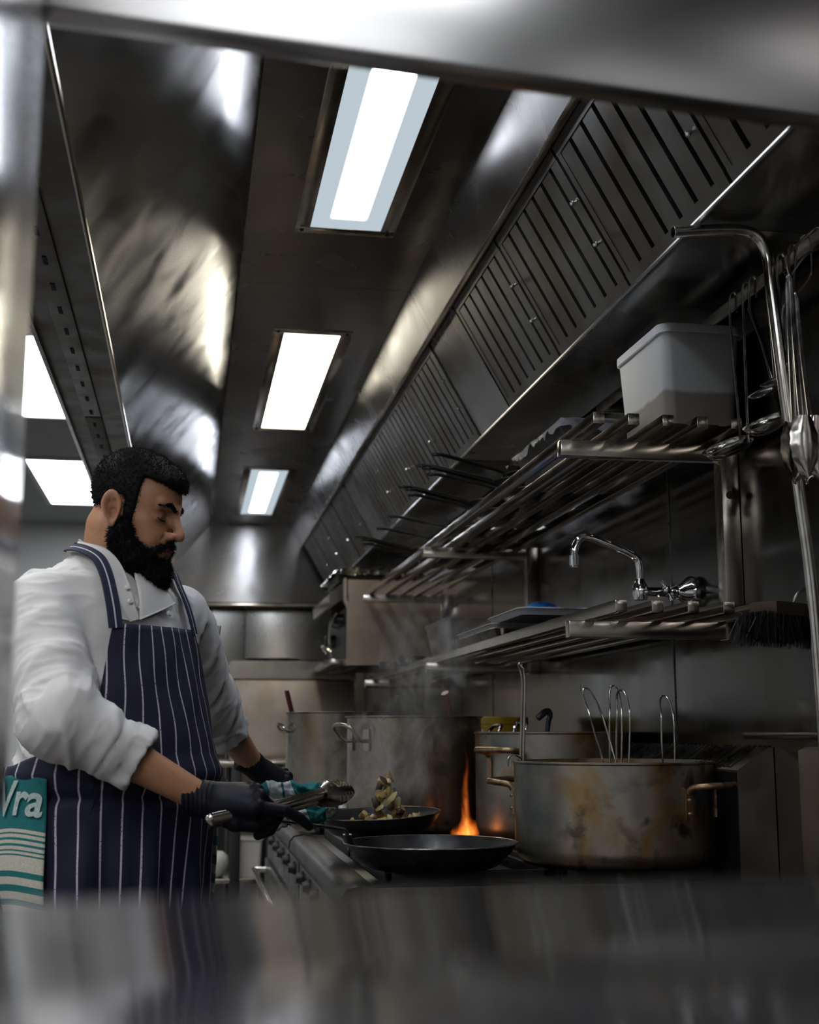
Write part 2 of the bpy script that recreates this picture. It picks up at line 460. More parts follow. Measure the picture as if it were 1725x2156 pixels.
# baffle filters, each a lift-out unit with slots and two knob handles
fdir = Vector((XF2 - XF1, 0, ZF2 - ZF1)); flen = fdir.length; fdir.normalize()
fn = Vector((-fdir.z, 0, fdir.x)) * -1     # towards the cook and down
if fn.x > 0: fn = -fn
def make_filter(y0):
    o = Vector((XF1, y0, ZF1))
    t = thing('baffle_filter', '', 'grease filter', o, 'baffle filters of the extractor hood')
    W_ = 0.529
    def P(u, y, h): return o + fdir * u + Vector((0, y, 0)) + fn * h
    def slab(m, u0, u1, ya, yb, h0, h1):
        vs = [P(u, y, h) for h in (h0, h1) for (u, y) in ((u0, ya), (u1, ya), (u1, yb), (u0, yb))]
        m.raw(vs, [(0, 1, 2, 3), (4, 5, 6, 7), (0, 1, 5, 4), (1, 2, 6, 5), (2, 3, 7, 6), (3, 0, 4, 7)])
    f = MB()
    slab(f, .004, .03, 0.002, W_ - .002, -.02, .004); slab(f, flen - .03, flen - .004, 0.002, W_ - .002, -.02, .004)
    slab(f, .03, flen - .03, 0.002, .045, -.02, .003); slab(f, .03, flen - .03, W_ - .022, W_ - .002, -.02, .003)
    f.build('frame', 'filter', t)
    b = MB()
    n = 6; s0 = .047; pitch = (W_ - .022 - s0) / n
    for i in range(n):
        ya = s0 + i * pitch + .016
        slab(b, .026, flen - .026, ya, ya + pitch - .018, -.014, .002)
    b.build('baffle', 'filter', t)
    s = MB(); slab(s, .02, flen - .02, .01, W_ - .01, -.03, -.022); s.build('backing', 'slot', t)
    for u in (0.13, 0.235):
        c = P(u, .022, .012)
        k = MB()
        k.tube([P(u, .022, 0), P(u, .022, .010)], .003, 8)
        k.lathe([(0, -.007), (.005, -.005), (.007, 0), (.005, .005), (0, .007)], c, 14)
        k.build('knob', 'chrome', t)
    return t
fy = [1.484, 2.022, 2.56, 3.10, 4.036, 4.550, 5.064, 5.578, 6.49, 7.054, 7.618, 8.182]
f0 = make_filter(fy[0])
for i, y in enumerate(fy):
    t = f0 if i == 0 else copy_tree(f0)
    t.location = (XF1, y, ZF1)
    if 4 <= i < 8:
        t.scale = (1, 0.96, 1)
    t['label'] = ['slotted steel grease filter %s in the row from the pass beam' % ORD[i], ][0] if i < 11 else 'slotted steel grease filter farthest from the pass, at the end plate'

# hood lights
def diffuser_mat(side, tube, xc, wid, z, hl=0.70):
    m = bpy.data.materials.new('hood_diffuser'); m.use_nodes = True
    nt = m.node_tree; nt.nodes.clear()
    tc = nt.nodes.new('ShaderNodeTexCoord'); sp = nt.nodes.new('ShaderNodeSeparateXYZ')
    link(nt, tc.outputs['Object'], sp.inputs[0])
    ab = nt.nodes.new('ShaderNodeMath'); ab.operation = 'ABSOLUTE'; link(nt, sp.outputs[0], ab.inputs[0])
    mr = nt.nodes.new('ShaderNodeMapRange'); mr.interpolation_type = 'SMOOTHSTEP'
    mr.inputs[1].default_value = wid; mr.inputs[2].default_value = wid * 1.35
    mr.inputs[3].default_value = 1.0; mr.inputs[4].default_value = 0.0
    link(nt, ab.outputs[0], mr.inputs[0])
    aby = nt.nodes.new('ShaderNodeMath'); aby.operation = 'ABSOLUTE'; link(nt, sp.outputs[1], aby.inputs[0])
    mr2 = nt.nodes.new('ShaderNodeMapRange'); mr2.interpolation_type = 'SMOOTHSTEP'
    mr2.inputs[1].default_value = hl - .11; mr2.inputs[2].default_value = hl - .06
    mr2.inputs[3].default_value = 1.0; mr2.inputs[4].default_value = 0.0
    link(nt, aby.outputs[0], mr2.inputs[0])
    mu = nt.nodes.new('ShaderNodeMath'); mu.operation = 'MULTIPLY'
    link(nt, mr.outputs[0], mu.inputs[0]); link(nt, mr2.outputs[0], mu.inputs[1])
    mc = nt.nodes.new('ShaderNodeMix'); mc.data_type = 'RGBA'
    link(nt, mu.outputs[0], mc.inputs[0]); mc.inputs[6].default_value = (*side, 1); mc.inputs[7].default_value = (*tube, 1)
    e = nt.nodes.new('ShaderNodeEmission'); e.inputs[1].default_value = 1.0
    link(nt, mc.outputs[2], e.inputs[0])
    o = nt.nodes.new('ShaderNodeOutputMaterial'); link(nt, e.outputs[0], o.inputs[0])
    return m
LT = [('hood strip light nearest the pass, its top cut by the steel beam', 0), ('middle hood strip light, evenly bright white', 1), ('small looking farthest hood strip light, by the end plate', 2), ('added short hood fill light over the pass, unseen above the steel beam', 3)]  # last one is an unseen extra lamp, added to brighten surfaces facing the pass
for (lab, i) in LT:
    y0, y1 = lightY[i]
    xc = (LX0 + LX1) / 2; yc = (y0 + y1) / 2
    t = thing('hood_light', lab, 'light', (xc, yc, ZH), 'strip lights in the hood ceiling')
    f = MB(); w_ = .042
    for a, b in (((LX0 - w_, y0 - w_), (LX1 + w_, y0)), ((LX0 - w_, y1), (LX1 + w_, y1 + w_)), ((LX0 - w_, y0), (LX0, y1)), ((LX1, y0), (LX1 + w_, y1))):
        f.box((a[0], a[1], ZH - .004), (b[0], b[1], ZH + .0), .001)
    f.build('frame', 'rack' if i != 1 else 'rack', t)
    s = MB()
    for x in (LX0 - .022, LX1 + .022):
        for y in (y0 - .02, y1 + .02):
            s.lathe([(0, -.007), (.004, -.006), (.006, -.003), (.006, 0)], (x, y, ZH - .002), 10)
    s.build('screw', 'slot', t)
    k = LAMP_HOOD
    if i == 1: mt = diffuser_mat((k * .5, k * .47, k * .38), (k, k * .93, k * .76), xc, .05, ZH)
    else: mt = diffuser_mat((0.50, 0.58, 0.64), (k * 1.4, k * 1.5, k * 1.7), xc, .040, ZH, (y1 - y0) / 2)
    MB().box((LX0, y0, ZH - .002), (LX1, y1, ZH + .006)).build('diffuser', mt, t)

# ================================================================== SERVING PASS (where the camera looks through)
PA = 5.63
pn = Vector((-math.sin(R(PA)), math.cos(R(PA)), 0)); pa = Vector((math.cos(R(PA)), math.sin(R(PA)), 0))
def PP(a, n, z): return pa * a + pn * n + Vector((0, 0, z))
def pbox(m, a0, a1, n0, n1, z0, z1, bev=0.0):
    t = bmesh.new(); bmesh.ops.create_cube(t, size=1)
    for v in t.verts:
        a = (a0 + a1) / 2 + v.co.x * (a1 - a0); n = (n0 + n1) / 2 + v.co.y * (n1 - n0); z = (z0 + z1) / 2 + v.co.z * (z1 - z0)
        v.co = PP(a, n, z)
    if bev: bmesh.ops.bevel(t, geom=t.edges[:], offset=bev, segments=3, profile=0.5, affect='EDGES')
    m.add(t)
sp_ = thing('serving_pass', 'brushed steel serving pass framing the view with its counter and top beam', 'serving pass', PP(0.5, 0.4, 0))
m = MB(); pbox(m, -.031, 1.11, .946, .976, 1.749, 1.98, .002); m.build('top_beam', 'pass', sp_)
m = MB(); pbox(m, -.25, 1.10, -.35, .433, 1.10, 1.148, .004); m.build('counter', 'passtop', sp_)
m = MB(); pbox(m, -.045, -.031, .28, .976, 1.148, 1.98, .002); m.build('side_panel', 'jamb', sp_)
m = MB(); pbox(m, -.24, 1.09, -.33, .41, 0.0, 1.10, .002); m.build('cabinet_body', 'pass', sp_)
# ================================================================== WALL RACK (two tube shelves on shared posts)
rack = thing('wall_rack', 'two tier wall rack of square steel tubes along the splashback', 'shelf rack', (1.19, 4.2, 1.4))
TX = [0.815, 0.891, 0.967, 1.043, 1.119]
tw = 0.025
for (z0, ya) in ((1.834, 2.50), (1.436, 2.45)):
    for i, x in enumerate(TX):
        xx = x + (0.02 if z0 < 1.5 else 0.0)
        MB().box((xx, ya, z0), (xx + tw, 6.02, z0 + tw), 0.0018).build('shelf_tube', 'rack', rack)
for y in (2.67, 4.36, 5.93):
    for z1, xa in ((1.834, 0.79), (1.436, 0.80)):
        MB().box((xa, y - .015, z1 - .036), (1.172, y + .015, z1), 0.002).build('bracket_arm', 'rack', rack)
    p = MB().box((1.158, y - .02, 1.398), (1.199, y + .022, 1.84), 0.002).build('post', 'rack', rack)
    for z in (1.47, 1.72):
        b = MB().lathe([(0, .006), (.006, .005), (.009, 0), (.009, -.004)], (1.176, y - .021, z), 12, rot=Matrix.Rotation(R(90), 3, 'X'))
        b.build('bolt', 'black', p)
# utensil rail with wall brackets
rail = thing('utensil_rail', 'flat steel utensil rail on the wall under the hood', 'utensil rail', (1.12, 2.2, 2.09))
MB().box((1.117, 0.95, 2.083), (1.122, 3.40, 2.112), 0.0015).build('bar', 'tool', rail)
for y in (1.2, 2.0, 3.36):
    MB().box((1.122, y - .012, 2.085), (1.1995, y + .012, 2.11), 0.002).build('wall_bracket', 'rack', rail)

# ================================================================== THINGS ON THE SHELVES
ZU = 1.8595; ZL = 1.4615
def rbox_rings(x0, x1, y0, y1, z, r, n=6):
    out = []
    for cx, cy, a0 in ((x1 - r, y1 - r, 0), (x0 + r, y1 - r, 90), (x0 + r, y0 + r, 180), (x1 - r, y0 + r, 270)):
        for k in range(n + 1):
            a = R(a0 + 90 * k / n); out.append((cx + r * math.cos(a), cy + r * math.sin(a), z))
    return out
def loft(m, rings, cap0=False, cap1=False):
    vs = [[m.bm.verts.new(p) for p in r] for r in rings]
    n = len(vs[0])
    for a, b in zip(vs[:-1], vs[1:]):
        for j in range(n): m.bm.faces.new((a[j], a[(j + 1) % n], b[(j + 1) % n], b[j]))
    if cap0: m.bm.faces.new(vs[0][::-1])
    if cap1: m.bm.faces.new(vs[-1])
    return m
def open_tub(m, x0, x1, y0, y1, z0, z1, taper, th, r, lip=0.0):
    t = taper
    rings = [rbox_rings(x0 + t, x1 - t, y0 + t, y1 - t, z0, r),
             rbox_rings(x0, x1, y0, y1, z1 - lip, r)]
    if lip:
        e = 0.006
        rings += [rbox_rings(x0 - e, x1 + e, y0 - e, y1 + e, z1 - lip, r + e), rbox_rings(x0 - e, x1 + e, y0 - e, y1 + e, z1 - .002, r + e), rbox_rings(x0 - e + .002, x1 + e - .002, y0 - e + .002, y1 + e - .002, z1, r + e)]
    else: rings += [rbox_rings(x0, x1, y0, y1, z1, r)]
    rings += [rbox_rings(x0 + th, x1 - th, y0 + th, y1 - th, z1, max(r - th, .002)),
              rbox_rings(x0 + t + th, x1 - t - th, y0 + t + th, y1 - t - th, z0 + th, max(r - th, .002))]
    return loft(m, rings, True, True)
# white ingredient tub, brown contents showing through up to a third
mt, nt, b = newmat('tub_with_contents')
tc = nt.nodes.new('ShaderNodeTexCoord'); sx = nt.nodes.new('ShaderNodeSeparateXYZ'); link(nt, tc.outputs['Object'], sx.inputs[0])
nn = noise_node(nt, 14, 4)
ad = nt.nodes.new('ShaderNodeMath'); ad.operation = 'MULTIPLY_ADD'; ad.inputs[1].default_value = -0.02; link(nt, nn.outputs[0], ad.inputs[0]); link(nt, sx.outputs[2], ad.inputs[2])
rp = ramp(nt, ad.outputs[0], [(0.058, (0.30, 0.25, 0.19)), (0.066, (0.78, 0.74, 0.64))])
link(nt, rp.outputs[0], b.inputs['Base Color']); b.inputs['Roughness'].default_value = 0.4; b.inputs['Subsurface Weight'].default_value = 0.7; b.inputs['Subsurface Radius'].default_value = (0.12, 0.11, 0.09); b.inputs['Subsurface Scale'].default_value = 1.0
t = thing('storage_tub', 'white plastic ingredient tub with brown contents at near end of upper shelf', 'tub', (1.09, 2.7, ZU))
open_tub(MB(), 0.995, 1.178, 2.56, 2.86, ZU, ZU + .222, 0.012, 0.004, 0.022, 0.020).build('body', mt, t)
c = MB(); loft(c, [rbox_rings(1.011, 1.162, 2.576, 2.844, ZU + .005, .015), rbox_rings(1.008, 1.165, 2.573, 2.847, ZU + .068, .015)], True, True)
c.build('contents', plain('brown_grain', (0.20, 0.15, 0.10), 0.8, var=0.3, sc=60), t)
# clear tray with cling film
t = thing('clear_tray', 'clear plastic tray under crumpled cling film behind the white tub', 'tray', (1.0, 3.2, ZU))
open_tub(MB(), 0.885, 1.165, 2.96, 3.42, ZU, ZU + .10, 0.018, 0.004, 0.025, 0.008).build('body', 'cleartub', t)
def crumple(x0, x1, y0, y1, z, nx, ny, amp, drop=0.03, seed=0, edge=0.012):
    m = MB(); vs = []
    for i in range(nx + 1):
        for j in range(ny + 1):
            u = i / nx; v = j / ny
            p = Vector((x0 + (x1 - x0) * u, y0 + (y1 - y0) * v, z))
            e = min(u, 1 - u, v, 1 - v)
            n = mnoise.noise(Vector((p.x * 30 + seed, p.y * 30, 1.7))) + .6 * mnoise.noise(Vector((p.x * 80 + seed, p.y * 80, 3.1)))
            dr = drop if e == 0 else 0
            p.z += n * amp - dr * (0.6 + 0.5 * n)
            if e == 0: p += Vector(((u - .5) * 2 * edge, (v - .5) * 2 * edge, 0))
            p += Vector((mnoise.noise(p * 40), mnoise.noise(p * 43 + Vector((5, 0, 0))), 0)) * amp * .6
            vs.append(tuple(p))
    fs = [(i * (ny + 1) + j, (i + 1) * (ny + 1) + j, (i + 1) * (ny + 1) + j + 1, i * (ny + 1) + j + 1) for i in range(nx) for j in range(ny)]
    return m.raw(vs, fs)
crumple(0.873, 1.172, 2.95, 3.43, ZU + .104, 26, 36, .004, .055).build('cling_film', 'film', t, ang=180)

# black iron frying pans stacked on the upper shelf, handles jutting out over the front
def make_pan(name, r, h, hl, rise, label, cat, group, flare=0.72, mat='iron'):
    t = thing(name, label, cat, (0, 0, 0), group)
    th = 0.0025
    MB().lathe([(0, 0), (r * flare, 0), (r * flare + .008, .003), (r * .93, h * .6), (r, h), (r - th, h + .0005), (r * .93 - th, h * .6 + th), (r * flare, .003 + th), (0, th)], (0, 0, 0), 56).build('bowl', mat, t)
    MB().tube([(r * math.cos(a / 56 * 2 * math.pi), r * math.sin(a / 56 * 2 * math.pi), h) for a in range(56)], .0016, 6, closed=True).build('rim', 'ironedge', t)
    hd = MB()
    L = [(-r * .90, 0, h * .55), (-r * 1.03, 0, h * .95), (-r * 1.12, 0, h * 1.25), (-r - hl * .5, 0, h + rise * .62), (-r - hl + .02, 0, h + rise), (-r - hl, 0, h + rise)]
    hd.tube(L, 1, 10, smooth=4, flat=(.0048, .0125))
    hd.lathe([(.006, -.003), (.0125, -.003), (.0125, .003), (.006, .003), (.006, -.003)], (-r - hl - .006, 0, h + rise), 20)
    hd.build('handle', mat, t)
    rv = MB()
    for yy in (-.006, .006): rv.lathe([(0, -.004), (.004, -.002), (.005, 0), (.004, .002), (0, .004)], (-r * .9, yy, h * .62), 10)
    rv.build('rivet', mat, t)
    return t
stack = [(3.62, 4, 0), (3.98, 3, 4), (4.34, 1, -6), (4.62, 1, -5), (5.08, 3, 5)]
words_s = ['stack nearest the clear tray', 'second pan stack from the clear tray', 'spot between the pan stacks', 'spot just before the farthest pan stack', 'farthest pan stack']
lvl = [['bottom', 'second', 'third', 'top'], ['bottom', 'middle', 'top'], ['only'], ['only'], ['bottom', 'middle', 'top']]
shelfpan = make_pan('frying_pan', .125, .035, .21, .045, '', 'frying pan', 'black frying pans on the upper shelf')
first = True
for si, (y, n, a) in enumerate(stack):
    for k in range(n):
        o = shelfpan if first else copy_tree(shelfpan)
        first = False
        o.location = (1.02 - .012 * ((k * 7 + si * 3) % 3), y + .012 * ((k * 5) % 3 - 1), ZU + .001 + .0165 * k)
        o.rotation_euler = (0, R(0), R(a + [0, 5, -4, 8][k]))
        if n > 1: o['label'] = 'black iron frying pan, %s of the %s' % (lvl[si][k], words_s[si])
        else: o['label'] = 'lone black frying pan on upper shelf, %s' % words_s[si]

# lower shelf: clear container, steel tray with milky lids, blue glove, small bits
t = thing('clear_container', 'clear plastic container with flared rim on the lower shelf by the salamander', 'container', (.93, 4.5, ZL))
open_tub(MB(), .865, 1.03, 4.28, 4.72, ZL, ZL + .125, .02, .004, .02, .008).build('body', 'cleartub', t)
t = thing('steel_tray', 'shallow dark steel tray under the milky lids on lower shelf', 'tray', (.95, 3.8, ZL))
open_tub(MB(), .842, 1.10, 3.50, 4.14, ZL, ZL + .028, .012, .002, .03, .003).build('body', 'darktool', t)
for i, (y0, y1, z, lab) in enumerate(((3.62, 4.12, ZL + .030, 'milky plastic lid lying on the steel tray, farther one'), (3.34, 3.72, ZL + .050, 'milky plastic lid lying on the steel tray, nearer one'))):
    t = thing('shallow_tray', lab, 'tray', (.96, (y0 + y1) / 2, z), 'milky lids on the lower shelf')
    m = MB(); open_tub(m, .86 + .012 * i, 1.09, y0, y1, z, z + .020, .006, .003, .02, .004)
    m.build('body', 'milky', t)
m = MB(); m.lathe([(0, 0), (.05, .003), (.062, .018), (.045, .034), (.02, .042), (0, .040)], (.99, 3.55, ZL + .060), 28, sx=.8, sy=1.6)
o = m.build('rubber_glove', 'blue', None, 60, jitter=(28, .016), loc=(.99, 3.55, ZL + .06)); tag(o, 'crumpled bright blue rubber glove on top of the milky lids', 'glove')
for i, (x, y, a, lab) in enumerate(((.86, 5.0, 20, 'dark metal pastry ring lying on lower shelf just past the clear container'), (.85, 5.42, -15, 'dark metal pastry ring lying on lower shelf near the salamander'))):
    m = MB(); m.lathe([(.052, 0), (.055, 0), (.055, .03), (.052, .03), (.052, 0)], (x, y, ZL), 28)
    o = m.build('pastry_ring', 'darktool', None, loc=(x, y, ZL)); tag(o, lab, 'pastry ring', 'pastry rings on the lower shelf')

# ================================================================== TAP between the shelves
t = thing('wall_tap', 'chrome swivel tap with cross handles between the two shelves', 'tap', (1.2, 2.93, 1.53))
ty = 2.93; tz = 1.532
rx = Matrix.Rotation(R(90), 3, 'Y')
MB().lathe([(0, 0), (.037, 0), (.040, .012), (.036, .02), (.022, .034), (.016, .044), (0, .044)], (1.1995, ty, tz), 32, rot=Matrix.Rotation(R(-90), 3, 'Y')).build('wall_flange', 'chrome', t)
m = MB(); m.tube([(1.17, ty, tz), (1.135, ty, tz)], .014, 18); m.lathe([(.014, 0), (.018, .004), (.018, .012), (.014, .016)], (1.15, ty, tz), 20, rot=Matrix.Rotation(R(-90), 3, 'Y'))
m.tube([(1.14, ty, tz), (1.05, ty, tz)], .011, 18); m.lathe([(0, -.022), (.016, -.02), (.019, -.006), (.019, .01), (.013, .022), (.010, .03)], (1.062, ty, tz), 24)
m.build('body', 'chrome', t)
MB().tube([(1.062, ty, tz + .015), (1.062, ty, tz + .058), (1.052, ty, tz + .082), (1.00, ty, tz + .106), (.935, ty, tz + .128), (.915, ty, tz + .124), (.902, ty, tz + .104), (.899, ty, tz + .080)], .0095, 18, smooth=8).build('spout', 'chrome', t)
MB().lathe([(.0095, 0), (.0125, .0), (.0125, -.024), (.0095, -.027), (0, -.027)], (.899, ty, tz + .083), 20).build('aerator', 'chrome', t)
h = MB()
hx, hy = 1.112, ty - .045
h.tube([(1.112, ty, tz), (1.112, ty - .045, tz)], .009, 14)
for a in (25, 115):
    d = Vector((math.cos(R(a)), 0, math.sin(R(a)))) * .026
    c = Vector((hx, hy, tz))
    h.tube([c - d, c - d * .5, c + d * .5, c + d], [.0065, .0045, .0045, .0065], 12)
h.lathe([(0, .012), (.009, .01), (.012, 0), (.009, -.01)], (hx, hy, tz), 16, rot=Matrix.Rotation(R(90), 3, 'X'))
h.build('cross_handle', 'chrome', t)

# ================================================================== BENT PIPE AND HANGING UTENSILS
t = MB(); pth = [(x * .943, 2.17, 1.2 + (z - 1.2) * .943) for x, z in ((.925, 2.181), (1.02, 2.192), (1.075, 2.194), (1.108, 2.180), (1.124, 2.14), (1.128, 2.08), (1.146, 1.86), (1.166, 1.66), (1.182, 1.47), (1.19, 1.20), (1.19, .852))]
t.tube(pth, .0112, 24, smooth=8, caps=False)
t.tube(pth, .0098, 24, smooth=8, caps=False)
t.lathe([(.0098, 0), (.0112, 0), (.0120, .001), (.0120, .004), (.0112, .005)], pth[0], 24, rot=Matrix.Rotation(R(83), 3, 'Y'))
o = t.build('bent_pipe', 'tool', None, loc=(1.122, 2.17, .872)); tag(o, 'bent steel pipe with open end jutting out below the filters', 'pipe')

def hookY(m, x, y, z, w=.006, th=.0014, drop=.02):
    """flat strap hooked over the rail from the front"""
    m.tube([(x + .006, y, z - drop), (x + .007, y, z + .012), (x + .001, y, z + .024), (x - .007, y, z + .018), (x - .010, y, z), (x - .010, y, z - .05)], 1, 8, smooth=5, flat=(th, w))
def make_ladle(y, ytop_dy, L, r, label, kind):
    x = 1.120; z = 2.100
    t = thing('ladle' if kind != 'skimmer' else 'skimmer', label, 'ladle' if kind != 'skimmer' else 'skimmer', (x, y, z), 'utensils hanging from the rail')
    m = MB(); hookY(m, x, y, z)
    e = Vector((x - .008, y + ytop_dy, z - L))
    m.tube([(x - .010, y, z - .045), ((x - .010 + e.x) / 2, y + ytop_dy * .5, z - L * .5), tuple(e)], 1, 8, smooth=4, flat=(.0018, .0058))
    m.build('handle', 'tool', t)
    b = MB()
    rot = Matrix.Rotation(R(-28), 3, 'Y') @ Matrix.Rotation(R(12), 3, 'X')
    pr_ = []
    n = 10
    dep = .55 if kind == 'ladle' else .28
    for i in range(n + 1):
        a = math.pi / 2 * i / n; pr_.append((r * math.sin(a), -r * dep * math.cos(a)))
    pr_ += [(r + .003, .001), (r + .003, .002), (r - .0015, .001)]
    for i in range(n, -1, -1):
        a = math.pi / 2 * i / n; pr_.append((max(0, (r - .0015) * math.sin(a)), -(r - .0015) * dep * math.cos(a)))
    b.lathe(pr_, e + Vector((-r * .80, 0, -.012)), 32, rot=rot)
    b.build('bowl', 'darktool' if kind != 'ladle' else 'tool', t)
    return t
make_ladle(2.462, -.02, .305, .045, 'long steel ladle hanging in front of the white tub, leftmost utensil on the rail', 'ladle')
make_ladle(2.395, .01, .318, .042, 'steel skimmer hanging between the two ladles by the white tub', 'skimmer')
make_ladle(2.365, -.115, .300, .043, 'steel ladle hanging beside the bent pipe, leaning towards the pass', 'ladle')
def make_tongs(name, label, group, y, x, z, L, lean, spread=.018, hang=True):
    t = thing(name, label, 'tongs', (x, y, z), group)
    for s in (-1, 1):
        a = MB()
        P = [(x - .004, y + s * .006, z), (x - .006, y + s * spread * .7 + lean * .4, z - L * .4), (x - .006, y + s * spread + lean * .8, z - L * .78), (x - .006, y + s * spread * .9 + lean, z - L)]
        a.tube(P[:3], 1, 10, smooth=5, flat=(.0035, .0085))
        a.tube(P[2:], [1, 1], 10, flat=(.003, .009))
        # scalloped head
        vs = []; fs = []
        c = Vector(P[3]); nn = 14
        for i in range(nn + 1):
            u = i / nn; w = .027 * math.sin(math.pi * min(1, u * .9 + .12)) ** .6 + .0012 * math.sin(u * 30)
            zz = c.z + .085 - u * .115
            for k in range(7):
                v = (k - 3) / 3
                vs.append((c.x + w * v * 1.0, c.y + s * (.006 + .010 * (1 - v * v)), zz))
        for i in range(nn):
            for k in range(6): fs.append((i * 7 + k, i * 7 + k + 1, (i + 1) * 7 + k + 1, (i + 1) * 7 + k))
        a.raw(vs, fs)
        a.build('arm', 'tool', t)
    m = MB(); m.tube([(x - .004, y - .007, z), (x - .004, y - .004, z + .010), (x - .004, y + .004, z + .010), (x - .004, y + .007, z)], .004, 8, smooth=3)
    m.build('hinge', 'tool', t)
    if hang:
        m = MB(); m.tube([(x - .004, y, z + .006), (x + .004, y + .012, z + .055), (1.106, y + .006, 2.108), (1.120, y, 2.118), (1.128, y - .004, 2.10), (1.122, y - .008, 2.080), (x + .024, y - .010, z + .045), (x - .004, y, z + .006)], .0022, 8, smooth=5); m.build('hanging_loop', 'tool', t)
    return t
make_tongs('tongs', 'steel serving tongs with scalloped ends hanging from the rail by the right edge', 'utensils hanging from the rail', 2.085, 1.062, 2.010, .345, -.010, .014)
make_tongs('tongs', 'second pair of steel tongs hanging partly hidden behind the first pair', 'utensils hanging from the rail', 2.125, 1.092, 1.990, .320, -.035, .012)
# black gripped peeler-like tool and wire whisk loop
t = thing('gripped_tool', 'utensil with black grooved grip hanging next to the tongs', 'kitchen tool', (1.118, 2.185, 2.1), 'utensils hanging from the rail')
m = MB(); hookY(m, 1.12, 2.185, 2.1, .005); m.tube([(1.111, 2.185, 2.07), (1.108, 2.18, 2.0), (1.099, 2.184, 1.95), (1.105, 2.175, 1.90), (1.10, 2.16, 1.86), (1.10, 2.15, 1.78)], .0032, 8, smooth=4); m.build('shaft', 'tool', t)
m = MB(); m.tube([(1.108, 2.176, 2.01), (1.100, 2.182, 1.985), (1.098, 2.186, 1.95), (1.100, 2.182, 1.915), (1.104, 2.174, 1.89)], [.006, .0125, .010, .0125, .0105, .0125, .007], 14, smooth=6); m.build('grip', 'black', t)
make_ladle(2.285, -.015, .235, .030, 'short dark spoon hanging just right of the pipe bend', 'skimmer')
make_ladle(2.235, -.010, .225, .028, 'short dark spoon hanging behind the gripped tool', 'skimmer')
# hanging brush
t = thing('scrubbing_brush', 'bristled scrubbing brush with worn brown block hanging at right edge', 'brush', (1.16, 2.3, 1.44))
MB().box((1.115, 2.245, 1.418), (1.180, 2.50, 1.446), .006, rot=rotz(R(-62)), piv=(1.15, 2.33, 1.43)).build('block', 'brushwood', t)
m = MB(); rnd = random.Random(4)
for i in range(900):
    u = rnd.uniform(-.12, .12); v = rnd.uniform(-.03, .03)
    q = rotz(R(-62)) @ Vector((v, u, 0))
    b0 = Vector((1.148 + q.x, 2.33 + q.y, 1.424)); fl = Vector((q.x * .16 + rnd.uniform(-.014, .014), q.y * .16 + rnd.uniform(-.014, .014), -rnd.uniform(.045, .066)))
    m.tube([b0, b0 + fl], [.0012, .0007], 3, caps=False)
m.build('bristles', 'bristle', t)
MB().tube([(1.15, 2.33, 1.44), (1.17, 2.33, 1.47), (1.198, 2.33, 1.478)], .003, 8, smooth=4).build('hook', 'tool', t)

# ================================================================== SALAMANDER GRILL on the wall, foil tray on top
SY0, SY1 = 6.12, 6.95
t = thing('salamander_grill', 'wall mounted stainless salamander grill beyond the far end of the shelves', 'grill', (.97, 6.5, 1.51))
MB().prism([(.745, 1.515), (1.199, 1.515), (1.199, 1.925), (.745, 1.925)], 'y', SY0, SY0 + .012).build('side_panel', 'grillsteel', t)
MB().prism([(.745, 1.515), (1.199, 1.515), (1.199, 1.925), (.745, 1.925)], 'y', SY1 - .012, SY1).build('side_panel', 'grillsteel', t)
MB().box((.755, SY0 + .012, 1.905), (1.199, SY1 - .012, 1.925), .002).build('top', 'grillsteel', t)
MB().box((.80, SY0 + .012, 1.515), (1.199, SY1 - .012, 1.60), .002).build('base', 'darktool', t)
MB().box((1.15, SY0 + .012, 1.60), (1.199, SY1 - .012, 1.905)).build('back', 'slot', t)
MB().prism([(.738, 1.512), (.748, 1.512), (.748, 1.80), (.735, 1.84), (.735, 1.93), (.728, 1.935), (.722, 1.93), (.722, 1.82), (.738, 1.79)], 'y', SY0 - .002, SY0 + .03).build('front_edge', 'grillsteel', t)
MB().prism([(.66, 1.862), (.745, 1.930), (.745, 1.85), (.665, 1.795), (.655, 1.80), (.652, 1.85)], 'y', SY0 + .01, SY1).build('canopy', 'rack', t)
MB().prism([(.735, 1.53), (.742, 1.53), (.742, 1.79), (.735, 1.79)], 'y', SY0 + .04, SY1 - .02).build('front_panel', 'black', t)
m = MB(); m.tube([(.70, SY0 + .10, 1.77), (.675, SY0 + .10, 1.73), (.665, SY0 + .10, 1.65), (.675, SY0 + .10, 1.57), (.70, SY0 + .10, 1.54)], 1, 10, smooth=5, flat=(.006, .02)); m.build('lever', 'rack', t)
for (y, z, r) in ((SY0 + .14, 1.74, .030), (SY0 + .3, 1.74, .030), (SY0 + .52, 1.66, .034)):
    m = MB(); m.lathe([(0, .05), (r * .8, .048), (r, .03), (r * 1.05, 0), (0, 0)], (.735, y, z), 24, rot=Matrix.Rotation(R(-90), 3, 'Y')); m.build('knob', 'black', t)
m = MB(); m.box((.665, SY0 + .03, 1.515), (.74, SY1 - .05, 1.545), .003); m.build('drip_tray', 'tool', t)
m = MB(); m.tube([(.67, SY0 + .06, 1.58), (.645, SY0 + .08, 1.60), (.64, SY0 + .2, 1.61), (.665, SY0 + .22, 1.585)], .007, 8, smooth=4); m.build('tray_handle', 'tool', t)
t = thing('foil_tray', 'foil covered tray crumpled on top of the salamander grill', 'tray', (.85, 6.4, 1.925))
open_tub(MB(), .70, 1.10, 6.2, 6.72, 1.9255, 1.965, .01, .002, .02, 0).build('body', 'iron', t)
crumple(.69, 1.11, 6.17, 6.74, 1.985, 34, 44, .014, .05, seed=3, edge=.02).build('foil_cover', 'foil', t, ang=12)

